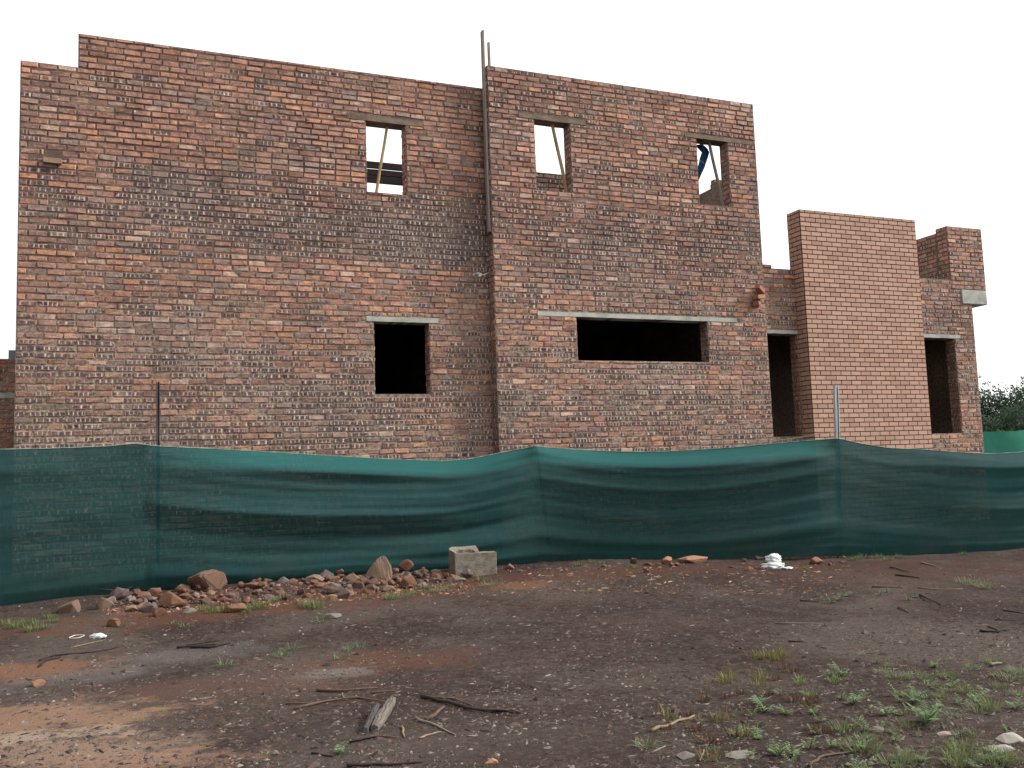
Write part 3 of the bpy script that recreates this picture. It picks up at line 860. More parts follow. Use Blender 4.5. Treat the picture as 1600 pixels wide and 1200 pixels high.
def build_net():
    nxs, nh = 420, 84
    vs, fs, uvs = [], [], []
    for i in range(nxs + 1):
        x = -420 + (1950 + 420) * i / nxs
        yb, yt = interp(BOTL, x), interp(TOPL, x)
        for b in (4,):  # soften the corner points of the measured line
            yt = (interp(TOPL, max(-420, x - b)) + yt + interp(TOPL, min(1950, x + b))) / 3
        ub = u_of(x, yb); ut = u_of(x, yt)
        zb = on_plane(x, yb, net_v(ub))[1] - 0.01; ztp = on_plane(x, yt, net_v(ut))[1]
        for j in range(nh + 1):
            h = j / nh
            u = ub + (ut - ub) * h
            z = zb + (ztp - zb) * h
            v = net_v(u) - net_off(x, h, u)
            if h < 0.08: v += (0.08 - h) * 0.7
            vs.append(tuple(W(u, v, z) - FL))
            uvs.append((u, h * 1.6))
    for i in range(nxs):
        for j in range(nh):
            a = i * (nh + 1) + j
            fs.append((a, a + nh + 1, a + nh + 2, a + 1))
    me = bpy.data.meshes.new('net')
    me.from_pydata(vs, [], fs)
    uvl = me.uv_layers.new(name='UVMap')
    uvl.data.foreach_set('uv', [c for f in fs for k in f for c in uvs[k]])
    me.polygons.foreach_set('use_smooth', [True] * len(fs))
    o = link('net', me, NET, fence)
    # light piping of frayed selvedge along the top
    mb = MB()
    mb.tube([Vector(vs[i * (nh + 1) + nh]) + Vector((0, 0, 0.002)) for i in range(nxs + 1)], 0.006, 5)
    mb.build('top_cord', noisy('pale_selvedge', [(0.05, 0.12, 0.10), (0.16, 0.24, 0.21), (0.36, 0.38, 0.33)], 9.0), fence, smooth_=True)
build_net()
def post(x0, y0, x1, y1, kind, dv, label, name='post'):
    u0 = u_of(x0, y0); u1_ = u_of(x1, y1)
    a = W(u0, net_v(u0) + dv, on_plane(x0, y0, net_v(u0) + dv)[1])
    ua = on_plane(x0, y0, net_v(u0) + dv)[0]; a = W(ua, net_v(u0) + dv, on_plane(x0, y0, net_v(u0) + dv)[1])
    ub = on_plane(x1, y1, net_v(u1_) + dv)[0]; b = W(ub, net_v(u1_) + dv, on_plane(x1, y1, net_v(u1_) + dv)[1])
    d = (b - a)
    b = a + d * ((a.z + 0.1) / -d.z)
    mb = MB()
    ax, up = EU, (a - b).normalized()
    fr = -EV
    def prism(sec, mb):
        n = len(sec)
        vs = [b + ax * p[0] + fr * p[1] - FL for p in sec] + [a + ax * p[0] + fr * p[1] - FL for p in sec]
        fs = [(i, (i+1) % n, n+(i+1) % n, n+i) for i in range(n)] + [tuple(range(n-1, -1, -1)), tuple(range(n, 2*n))]
        mb.add(vs, fs)
    if kind == 'Y':     # Y section fencing standard with punched holes
        w_, t_ = 0.020, 0.003
        prism([(-w_, 0.012), (-w_ + .005, 0.015), (0, 0.004), (w_ - .005, 0.015), (w_, 0.012), (t_, -0.002), (t_, -0.022), (-t_, -0.022), (-t_, -0.002)], mb)
        mat = BLACKST
    elif kind == 'I':   # galvanised channel, open to the front
        w_, f_, t_ = 0.034, 0.020, 0.003
        prism([(-w_, f_), (-w_ + .009, f_), (-w_ + .009, f_ - t_), (-w_ + t_, f_ - t_), (-w_ + t_, -f_ + t_), (-.006, -f_ + t_), (-.006, f_ * .5), (.006, f_ * .5), (.006, -f_ + t_), (w_ - t_, -f_ + t_), (w_ - t_, f_ - t_), (w_ - .009, f_ - t_), (w_ - .009, f_), (w_, f_), (w_, -f_), (-w_, -f_)], mb)
        mat = GALV
    else:
        prism([(0.024 * math.cos(k * math.pi / 4), 0.024 * math.sin(k * math.pi / 4)) for k in range(8)], mb)
        mat = BLACKST
    o = mb.build(name, mat, fence)
    o['label'] = label
    return o
post(247, 597, 247, 930, 'Y', 0.13, 'black Y section steel post standing well above the net at the left')
post(838, 697, 862, 882, 'O', 0.11, 'leaning black round post behind the net where it peaks in the middle')
post(1306, 602, 1313, 868, 'I', 0.13, 'bright galvanised channel post standing above the net at the right')
# straining wire running from the galvanised post behind the net
mb = MB()
a, b = wpt(1308, 674, net_v(9.4) + 0.13), wpt(1165, 695, 11.5)
mb.tube([a - FL, a.lerp(b, 0.5) - Vector((0, 0, 0.01)) - FL, b - FL], 0.006, 5)
mb.build('straining_wire', noisy('pale_rope', [(0.35, 0.3, 0.25), (0.5, 0.45, 0.4)]), fence)

# ------------------------------------------------------------------ second net and trees at the right
mb = MB()
nb = 60
vs, fs, uvs = [], [], []
A, B = Vector((12.5, 27.0, 0)), Vector((40, 31.0, 0))
for i in range(nb + 1):
    p = A.lerp(B, i / nb)
    for j in range(5):
        h = j / 4
        vs.append((p.x - A.x, p.y - A.y + 0.06 * math.sin(i * 1.3 + j), G(p.x, p.y, False) + h * (1.94 + 0.04 * math.sin(i * 0.9))))
        uvs.append((i * 0.45, h))
fs = [(i*5+j, (i+1)*5+j, (i+1)*5+j+1, i*5+j+1) for i in range(nb) for j in range(4)]
NETB = noisy('bright_green_net', [(0.03, 0.19, 0.125), (0.045, 0.26, 0.18)], 2.0, 0.7)
mb.add(vs, fs)
bn = empty('background_net_fence', A)
tag(bn, 'brighter green net fence far back at the right edge below the trees', 'fence')
mb.build('net', NETB, bn, smooth_=True)
for i in range(0, 10):
    p = A.lerp(B, i / 9) - A
    m_ = MB(); m_.tube([(p.x, p.y + 0.12, 0), (p.x, p.y + 0.12, 1.9)], 0.03, 6); m_.build('post', BLACKST, bn)
def tree_mesh(seed, H, Rr, nleaf, hue):
    rn = random.Random(seed)
    tr = MB(); cr = MB()
    tr.tube([(0, 0, 0), (0.1, 0, H * 0.18), (0.05, 0.1, H * 0.35), (0.2, 0, H * 0.6)], [0.2, 0.16, 0.13, 0.05], 8, col=(0.12, 0.09, 0.07, 0))
    clumps = []
    for k in range(26):
        a = rn.random() * 6.283; el = rn.uniform(-0.35, 1.0)
        r = Rr * rn.uniform(0.35, 0.95) * math.cos(el * 0.9)
        c = Vector((r * math.cos(a), r * math.sin(a), H * (0.50 + 0.36 * el * rn.uniform(0.7, 1.0))))
        clumps.append((c, rn.uniform(0.5, 1.05) * Rr * 0.47, rn.uniform(0.7, 1.3)))
        if k % 2 == 0:
            tr.tube([(0.05, 0.05, H * 0.28), Vector((0.05, 0.05, H * 0.28)).lerp(c, 0.55) + Vector((0, 0, 0.2)), c], [0.08, 0.045, 0.015], 5, col=(0.12, 0.09, 0.07, 0))
    for _ in range(nleaf):
        c, rr, br = clumps[int(rn.random() * len(clumps))]
        d = Vector((rn.gauss(0, 1), rn.gauss(0, 1), rn.gauss(0, 0.75))).normalized() * rr * rn.random() ** 0.45
        p = c + d
        s = rn.uniform(0.045, 0.095)
        t = Vector((rn.gauss(0, 1), rn.gauss(0, 1), rn.gauss(0, 1))).normalized()
        b_ = t.cross(Vector((rn.gauss(0, 1), rn.gauss(0, 1), rn.gauss(0, 1)))).normalized()
        g = br * rn.uniform(0.7, 1.3)
        cr.add([p - t * s, p + b_ * s * 0.5, p + t * s, p - b_ * s * 0.5], [(0, 1, 2, 3)], 0, None, (hue[0] * g, hue[1] * g, hue[2] * g, 0))
    return tr.mesh('trunk'), cr.mesh('crown')
TREES = [(21.4, 37.0, 3.35, 2.3, 21, 'rounded dark green tree rising at the right edge above the far net'),
         (20.9, 39.5, 2.75, 1.9, 22, 'low feathery green tree just right of the house corner'),
         (26.0, 41.0, 5.0, 3.0, 23, 'taller green tree outside the right edge of the hedge line'),
         (19.6, 36.0, 2.2, 1.2, 24, 'small pale green bush beside the house corner above the far net'),
         (24.0, 44.0, 4.6, 3.2, 25, 'broad dark tree far to the right beyond the net')]
for (x, y, H, Rr, sd_, lab) in TREES:
    a, b = tree_mesh(sd_, H, Rr, 26000, (0.060, 0.095, 0.060) if sd_ != 24 else (0.13, 0.18, 0.07))
    e_ = empty('tree', (x, y, G(x, y, False) - 0.05))
    tag(e_, lab, 'tree', 'trees beyond the far net')
    link('trunk', a, BARK, e_); link('crown', b, LEAF, e_)

# ------------------------------------------------------------------ stones
def stone_mesh(seed, size, cols, npts=16, sub=True):
    rn = random.Random(seed)
    bm = bmesh.new()
    for _ in range(npts):
        d = Vector((rn.gauss(0, 1), rn.gauss(0, 1), rn.gauss(0, 1))).normalized()
        bm.verts.new(Vector((d.x * size[0], d.y * size[1], d.z * size[2])) * 0.5 * rn.uniform(0.85, 1.1))
    r = bmesh.ops.convex_hull(bm, input=bm.verts[:])
    bmesh.ops.delete(bm, geom=[g for g in r['geom_interior'] if isinstance(g, bmesh.types.BMVert)], context='VERTS')
    bmesh.ops.bevel(bm, geom=bm.edges[:], offset=min(size) * 0.035, segments=1, affect='EDGES')
    if sub:
        bmesh.ops.triangulate(bm, faces=bm.faces[:])
        bmesh.ops.subdivide_edges(bm, edges=bm.edges[:], cuts=1)
        for v in bm.verts:
            v.co += v.co.normalized() * noise.noise(v.co * (3.0 / max(size)) + Vector((seed, 0, 0))) * min(size) * 0.06
    me = bpy.data.meshes.new('stone'); bm.to_mesh(me); bm.free()
    zmin = min(v.co.z for v in me.vertices)
    for v in me.vertices: v.co.z -= zmin
    ca = me.color_attributes.new('bc', 'FLOAT_COLOR', 'CORNER')
    c = cols[int(rn.random() * len(cols))]
    g = rn.uniform(0.85, 1.15)
    ca.data.foreach_set('color', [c[0] * g, c[1] * g, c[2] * g, 0.0] * len(me.loops))
    return me
RED = [(0.165, 0.080, 0.052), (0.125, 0.070, 0.053), (0.19, 0.100, 0.062), (0.095, 0.060, 0.050)]
TAN = [(0.23, 0.155, 0.10), (0.19, 0.125, 0.09)]
PUR = [(0.10, 0.075, 0.08), (0.13, 0.09, 0.085)]
GRY = [(0.19, 0.17, 0.145), (0.16, 0.135, 0.12)]
def stone(x, y, w_px, h_px, cols, seed, label, group=None, depth=0.8, rot=None, sink=0.12, name='stone', lift=0.0):
    """x,y = pixel of the middle of its foot"""
    p = at(x, y)
    dist = (p - CAM).length
    sx, sz = w_px * dist / F_PX * 1.08, h_px * dist / F_PX * 1.12
    me = stone_mesh(seed, (sx, sx * depth, sz), cols)
    o = link(name, me, STONE, None, p + Vector((0, sx * depth * 0.3, -sz * sink + lift)), R.uniform(-0.4, 0.4) if rot is None else rot)
    tag(o, label, 'stone', group)
    return o
def shaped_stone(name, x, y, verts, faces, scale, col, label, rz=0.0, sink=0.03):
    p = at(x, y)
    bm = bmesh.new()
    vv = [bm.verts.new(Vector(v) * scale) for v in verts]
    bmesh.ops.convex_hull(bm, input=vv)
    bmesh.ops.bevel(bm, geom=bm.edges[:], offset=0.012, segments=2, affect='EDGES')
    bmesh.ops.triangulate(bm, faces=bm.faces[:])
    bmesh.ops.subdivide_edges(bm, edges=bm.edges[:], cuts=2)
    for v in bm.verts: v.co += Vector((noise.noise(v.co * 9), noise.noise(v.co * 9 + Vector((5, 0, 0))), noise.noise(v.co * 9 + Vector((0, 5, 0))))) * 0.014
    me = bpy.data.meshes.new(name); bm.to_mesh(me); bm.free()
    ca = me.color_attributes.new('bc', 'FLOAT_COLOR', 'CORNER')
    ca.data.foreach_set('color', list((*col, 0.0)) * len(me.loops))
    o = link(name, me, STONE, None, p + Vector((0, 0.06, -sink)), rz)
    tag(o, label, 'stone')
    return o
# the boulder with an overhanging shaded left face (units: metres)
shaped_stone('boulder', 325, 921, [(-0.29, -0.10, 0.19), (-0.20, 0.10, 0.22), (-0.06, -0.10, 0.29), (0.08, -0.04, 0.31), (0.22, 0.0, 0.24), (0.25, 0.02, 0.10), (0.16, -0.10, 0.02), (0.08, -0.13, 0.02), (-0.14, -0.20, 0.23), (-0.06, -0.21, 0.24), (0.0, 0.2, 0.2), (0.1, 0.2, 0.0), (-0.22, 0.14, 0.0), (-0.27, 0.0, 0.05), (-0.05, 0.0, 0.0)],
             None, 0.83, (0.17, 0.10, 0.07), 'big brown boulder on top of the rubble with its left face in shade')
shaped_stone('boulder', 592, 906, [(-0.20, -0.08, 0.0), (-0.21, -0.04, 0.12), (-0.06, -0.03, 0.30), (0.02, 0.0, 0.36), (0.09, 0.02, 0.37), (0.16, 0.0, 0.22), (0.20, -0.02, 0.10), (0.18, -0.10, 0.02), (0.05, -0.13, 0.0), (-0.05, 0.16, 0.05), (0.14, 0.16, 0.05), (0.03, 0.12, 0.3), (-0.12, -0.10, 0.05)],
             None, 0.86, (0.20, 0.138, 0.10), 'tall wedge shaped pinkish brown boulder left of the hollow block')
NAMED = [(267, 921, 20, 22, TAN, 'small upright tan stone beside the black post'), (159, 952, 26, 24, TAN, 'rounded tan stone at the left end of the rubble'),
         (104, 958, 32, 26, TAN, 'leftmost pale tan stone, half in the grass'), (205, 956, 24, 15, TAN, 'flat tan stone at the left foot of the rubble'),
         (229, 957, 28, 18, PUR, 'dark purple stone in the rubble front row'), (183, 938, 30, 20, PUR, 'grey purple stone above the rounded tan one'),
         (175, 980, 23, 15, RED, 'loose orange stone on bare soil in front of the rubble'), (246, 964, 20, 14, RED, 'small orange stone at the foot of the heap'),
         (222, 938, 22, 18, RED, 'orange stone high on the left part of the heap'), (267, 950, 45, 26, RED, 'broad red slab of stone in the left part of the heap'),
         (294, 958, 24, 10, GRY, 'flat pale grey stone at the foot of the heap'), (368, 957, 36, 14, RED, 'low reddish stone half hidden in grass'),
         (400, 921, 42, 12, RED, 'long flat stone right of the shaded boulder'), (489, 911, 30, 13, TAN, 'pale stone at the back of the heap middle'),
         (550, 912, 26, 22, TAN, 'rough brown stone left of the wedge boulder'), (520, 928, 30, 18, RED, 'reddish block in the right part of the heap'),
         (582, 927, 24, 16, RED, 'pink red stone below the wedge boulder'), (606, 924, 22, 13, TAN, 'tan rounded stone below the wedge boulder right side'),
         (516, 941, 22, 16, TAN, 'yellow tan stone at the lower right of the heap'), (536, 935, 26, 20, PUR, 'dull purple stone at the lower right of the heap'),
         (638, 918, 32, 20, RED, 'dark red stone between the wedge boulder and the hollow block'), (687, 909, 24, 8, RED, 'flat brick red stone left of the hollow block'),
         (710, 906, 20, 14, RED, 'small red stone touching the hollow block'), (517, 967, 28, 10, GRY, 'flat grey stone alone in front of the heap'),
         (1043, 882, 18, 16, [(0.36, 0.17, 0.11)], 'orange brick shaped stone at the net base right of centre'),
         (1085, 880, 46, 13, [(0.32, 0.17, 0.11)], 'long flat orange stone at the net base'), (1276, 882, 24, 12, [(0.32, 0.15, 0.10)], 'red stone at the net base right of the white bag'),
         (56, 1073, 20, 10, [(0.30, 0.16, 0.09)], 'orange stone on the pale ground at the left edge'), (430, 1180, 14, 12, GRY, 'grey pebble low in the foreground left'),
         (767, 1193, 22, 12, [(0.34, 0.19, 0.11)], 'orange pebble at the bottom edge of the scene'), (1161, 1184, 44, 10, GRY, 'flat pale stone at the bottom right'),
         (1075, 1186, 38, 12, GRY, 'flat greenish grey stone near the bottom centre right'), (1585, 1160, 40, 16, [(0.33, 0.30, 0.26)], 'pale flat stone at the right edge'),
         (1570, 1175, 40, 14, [(0.31, 0.28, 0.245)], 'second pale stone at the right edge, half under grass'), (1375, 1145, 34, 13, GRY, 'grey stone among the weeds'),
         (1480, 1150, 22, 8, [(0.34, 0.27, 0.22)], 'small buff stone left of the tall weed')]
for i, (x, y, w_, h_, c_, lab) in enumerate(NAMED):
    stone(x, y, w_, h_, c_, 100 + i, lab, sink=0.18 if y < 1100 else 0.45)
# the rest of the heap
rn = random.Random(42)
cnt = 0
for k in range(212):
    x = rn.uniform(165, 735)
    bot = 958 - (x - 165) * 0.055 if x < 480 else 941 - (x - 480) * 0.13
    top = interp(BOTL, x) + 3
    y = top + (bot - top) * rn.random() ** 1.2
    big = rn.random()
    w_ = 9 + 16 * big ** 1.8
    g = 'left' if x < 450 else 'right'
    stone(x, y, w_, w_ * rn.uniform(0.5, 0.85), RED * 3 + TAN + PUR + GRY, 500 + k, 'small red brown stone in the %s half of the rubble' % g, 'small stones in the %s half of the rubble heap' % g, lift=rn.uniform(-0.01, 0.05) * (w_ < 15), sink=0.27)
for k in range(40):
    x = rn.uniform(770, 1420); y = interp(BOTL, x) + rn.uniform(4, 24) * (1 if x < 1300 else 0.5)
    w_ = 5 + 12 * rn.random() ** 2.5
    stone(x, y, w_, w_ * rn.uniform(0.5, 0.8), RED, 800 + k, 'small stone on red soil along the net right of the hollow block', 'small stones along the right part of the net', sink=0.3)

# gravel and litter: uncountable
def scatter(name, n, xr, yr, sz, cols, mat, label, flat=(0.3, 0.7), seed=1, long_=1.0, dens=None, kind='stuff', cat=None):
    rn = random.Random(seed)
    mb = MB()
    for _ in range(n):
        for _try in range(20):
            x = rn.uniform(*xr); y = rn.uniform(*yr)
            if dens is None or rn.random() < dens(x, y): break
        p = at_fast(x, y)
        s = rn.uniform(sz[0], sz[1]) * (0.4 + rn.random() ** 3 * 1.4)
        th = rn.random() * 6.283
        a = Vector((math.cos(th), math.sin(th), rn.uniform(-0.15, 0.15))) * s * long_
        b = Vector((-math.sin(th), math.cos(th), rn.uniform(-0.2, 0.2))) * s * rn.uniform(0.5, 0.9) / (long_ ** 0.5)
        h = s * rn.uniform(*flat)
        c = cols[int(rn.random() * len(cols))]; g = rn.uniform(0.7, 1.25)
        p = p + Vector((0, 0, -h * 0.25))
        q = [p + a * rn.uniform(.8, 1.1), p + a * .2 + b, p - a * rn.uniform(.8, 1.1) + b * rn.uniform(-.3, .3), p - b * rn.uniform(.7, 1), p + Vector((0, 0, h)) + a * rn.uniform(-.3, .3), p + Vector((0, 0, h * .8)) - a * .35 + b * rn.uniform(-.2, .4)]
        mb.add(q, [(0, 1, 4), (1, 5, 4), (1, 2, 5), (2, 3, 5), (3, 4, 5), (3, 0, 4)], 0, None, (c[0]*g, c[1]*g, c[2]*g, 0))
    o = mb.build(name, mat)
    tag(o, label, cat or name.replace('_', ' '), None, kind)
    return o
def at_fast(x, y): return at(x, y)
def gdens(x, y):
    d = 0.35 + 0.9 * noise.noise(Vector((x / 170.0, y / 60.0, 2.0))) + 0.25
    return max(0.08, min(1.0, d))
scatter('gravel', 17000, (-60, 1660), (880, 1260), (0.005, 0.018), [(0.15, 0.12, 0.11), (0.20, 0.165, 0.15), (0.10, 0.075, 0.07), (0.13, 0.10, 0.09), (0.09, 0.065, 0.06), (0.24, 0.20, 0.175), (0.15, 0.085, 0.065), (0.12, 0.09, 0.08)], STONE, 'loose grit and small gravel on the trodden soil', dens=gdens, seed=2)
scatter('leaf_litter', 12000, (-60, 1660), (885, 1260), (0.005, 0.016), [(0.04, 0.03, 0.028), (0.08, 0.055, 0.045), (0.21, 0.175, 0.145), (0.03, 0.022, 0.022), (0.14, 0.105, 0.085), (0.18, 0.15, 0.13)], BITS, 'broken twigs and dry leaf bits on the soil', flat=(0.1, 0.4), long_=2.4, dens=gdens, seed=3)
scatter('soil_clods', 2600, (-60, 1660), (885, 1260), (0.010, 0.038), [(0.055, 0.038, 0.033), (0.075, 0.05, 0.042), (0.10, 0.075, 0.065), (0.045, 0.03, 0.028)], BITS, 'dark crumbs and clods of soil', flat=(0.25, 0.6), dens=gdens, seed=9)
scatter('red_grit', 4500, (160, 740), (905, 962), (0.010, 0.034), RED + [(0.34, 0.19, 0.12)], STONE, 'red brown grit between the stones of the heap', seed=4, dens=lambda x, y: 1.0 if interp(BOTL, x) < y < (962 - (x - 165) * 0.06) else 0.0)
scatter('wood_chips', 1600, (770, 1330), (880, 930), (0.008, 0.024), [(0.25, 0.15, 0.09), (0.34, 0.24, 0.16), (0.12, 0.06, 0.045), (0.17, 0.08, 0.055)], BITS, 'brown chips on the red soil along the net', flat=(0.2, 0.6), long_=2.0, seed=5, dens=lambda x, y: 1.0 if y > interp(BOTL, x) + 1 else 0.0)

# ------------------------------------------------------------------ hollow block, bag, litter
def hollow_block():
    p = at(739, 899)
    e_ = empty('hollow_block', p + Vector((0.0, 0.06, -0.012)), 0.34)
    e_.scale = (1.1, 1.1, 1.0)
    bm = bmesh.new()
    # plan outline of the broken block (x right, y back), extruded up to differing heights
    def prism(poly, z0, z1s):
        n = len(poly)
        lo = [bm.verts.new((a, b, z0)) for a, b in poly]; hi = [bm.verts.new((a, b, z)) for (a, b), z in zip(poly, z1s)]
        bm.faces.new(lo[::-1]); bm.faces.new(hi)
        for i in range(n): bm.faces.new((lo[i], lo[(i+1) % n], hi[(i+1) % n], hi[i]))
    # one closed ring-like solid: outer wall, left cell open, right end broken away
    outer = [(-0.24, -0.11), (0.25, -0.11), (0.27, -0.03), (0.25, 0.02), (0.09, 0.02), (0.09, 0.17), (-0.20, 0.17), (-0.255, 0.10)]
    inner = [(-0.175, -0.045), (0.03, -0.045), (0.045, 0.0), (0.03, 0.09), (-0.14, 0.11), (-0.18, 0.07)]
    def ztop(a, b): return 0.285 + 0.42 * max(0, b) * (a < 0.15) + (0.02 if a < -0.2 else 0)
    zb, zi = 0.0, 0.06
    lo = [bm.verts.new((a, b, zb)) for a, b in outer]; hi = [bm.verts.new((a, b, ztop(a, b))) for a, b in outer]
    li = [bm.verts.new((a, b, zi)) for a, b in inner]; hin = [bm.verts.new((a, b, ztop(a, b) - 0.006)) for a, b in inner]
    bm.faces.new(lo[::-1])
    for i in range(len(outer)): bm.faces.new((lo[i], lo[(i+1) % 8], hi[(i+1) % 8], hi[i]))
    bm.faces.new(li)
    for i in range(6): bm.faces.new((hin[i], hin[(i+1) % 6], li[(i+1) % 6], li[i]))
    # ring on top, split by hand
    for f in [(hi[0], hi[1], hin[1], hin[0]), (hi[1], hi[2], hi[3], hi[4], hin[2], hin[1]), (hi[4], hi[5], hin[3], hin[2]), (hi[5], hi[6], hin[4], hin[3]), (hi[6], hi[7], hin[5], hin[4]), (hi[7], hi[0], hin[0], hin[5])]:
        bm.faces.new(f)
    bmesh.ops.triangulate(bm, faces=bm.faces[:])
    bmesh.ops.subdivide_edges(bm, edges=bm.edges[:], cuts=2, use_grid_fill=True)
    bmesh.ops.subdivide_edges(bm, edges=bm.edges[:], cuts=1, use_grid_fill=True)
    bmesh.ops.recalc_face_normals(bm, faces=bm.faces[:])
    for v in bm.verts:
        v.co += Vector((noise.noise(v.co * 18), noise.noise(v.co * 18 + Vector((5, 0, 0))), noise.noise(v.co * 18 + Vector((0, 5, 0))))) * 0.006
    me = bpy.data.meshes.new('block'); bm.to_mesh(me); bm.free()
    o = link('block', me, BLOCKM, e_)
    bv = o.modifiers.new('b', 'BEVEL'); bv.width = 0.006; bv.limit_method = 'ANGLE'; bv.angle_limit = math.radians(50)
    tag(e_, 'broken grey hollow concrete block standing at the foot of the net', 'block')
hollow_block()
def crumple(name, x, y, blobs, label, cat='bag', seed=3, amp=0.03):
    p = at(x, y)
    bm = bmesh.new()
    for (cx, cy, cz, sx, sy, sz) in blobs:
        r = bmesh.ops.create_icosphere(bm, subdivisions=4, radius=1.0)
        for v in r['verts']:
            d = v.co.copy()
            k = 1 + 0.35 * noise.noise(d * 1.9 + Vector((seed, cx * 9, 0))) - 0.28 * abs(noise.noise(d * 4.5 + Vector((seed, 0, cx)))) - 0.16 * abs(noise.noise(d * 10 + Vector((0, seed, cx))))
            v.co = Vector((cx + d.x * sx * k, cy + d.y * sy * k, max(-0.005, cz + d.z * sz * k)))
    me = bpy.data.meshes.new(name); bm.to_mesh(me); bm.free()
    o = link(name, me, PLASTIC, None, p)
    for f in me.polygons: f.use_smooth = True
    tag(o, label, cat)
    return o
crumple('plastic_bag', 1210, 890, [(0.0, 0.03, 0.13, 0.11, 0.08, 0.065), (-0.02, 0.0, 0.045, 0.16, 0.10, 0.06), (0.16, -0.02, 0.015, 0.07, 0.05, 0.02)], 'crumpled white plastic bag lying against the net')
crumple('plastic_scrap', 153, 997, [(0, 0, 0.015, 0.075, 0.04, 0.028)], 'small white plastic scrap on the soil at the left', 'litter', 8)
mb = MB(); p = at(120, 996)
mb.tube([Vector((0.055 * math.cos(t) + 0.01 * math.sin(3*t), 0.085 * math.sin(t), 0.008)) for t in [k * 0.42 for k in range(16)]], 0.0035, 5)
tag(mb.build('string_loop', noisy('cream_string', [(0.55, 0.5, 0.4), (0.7, 0.65, 0.55)]), None, p, 0.4), 'loop of cream string beside the white scrap at the left', 'string')

# ------------------------------------------------------------------ sticks
def stick(pts, r, col, label, group=None, mat=None, name='stick', lift=0.0):
    P = [at(x, y) for x, y in pts]
    base = P[0].copy()
    rn = random.Random(int(pts[0][0] * 7 + pts[0][1]))
    Q = []
    for i in range(len(P) - 1):
        for k in range(3):
            q = P[i].lerp(P[i+1], k / 3)
            Q.append(q + Vector((rn.uniform(-1, 1), rn.uniform(-1, 1), rn.uniform(0, .6))) * r * 0.9)
    Q.append(P[-1])
    Q = [q + Vector((0, 0, r * 0.75 + lift)) - base for q in Q]
    n = len(Q)
    mb = MB()
    mb.tube(Q, [r * (1.0 - 0.55 * i / (n - 1)) * rn.uniform(0.85, 1.15) for i in range(n)], 6, col=(*col, 0))
    o = mb.build(name, mat or BARK, None, base, 0, True)
    tag(o, label, 'stick', group)
    return o
BK, BR_, GY, TN = (0.045, 0.032, 0.030), (0.13, 0.085, 0.06), (0.24, 0.21, 0.18), (0.30, 0.22, 0.14)
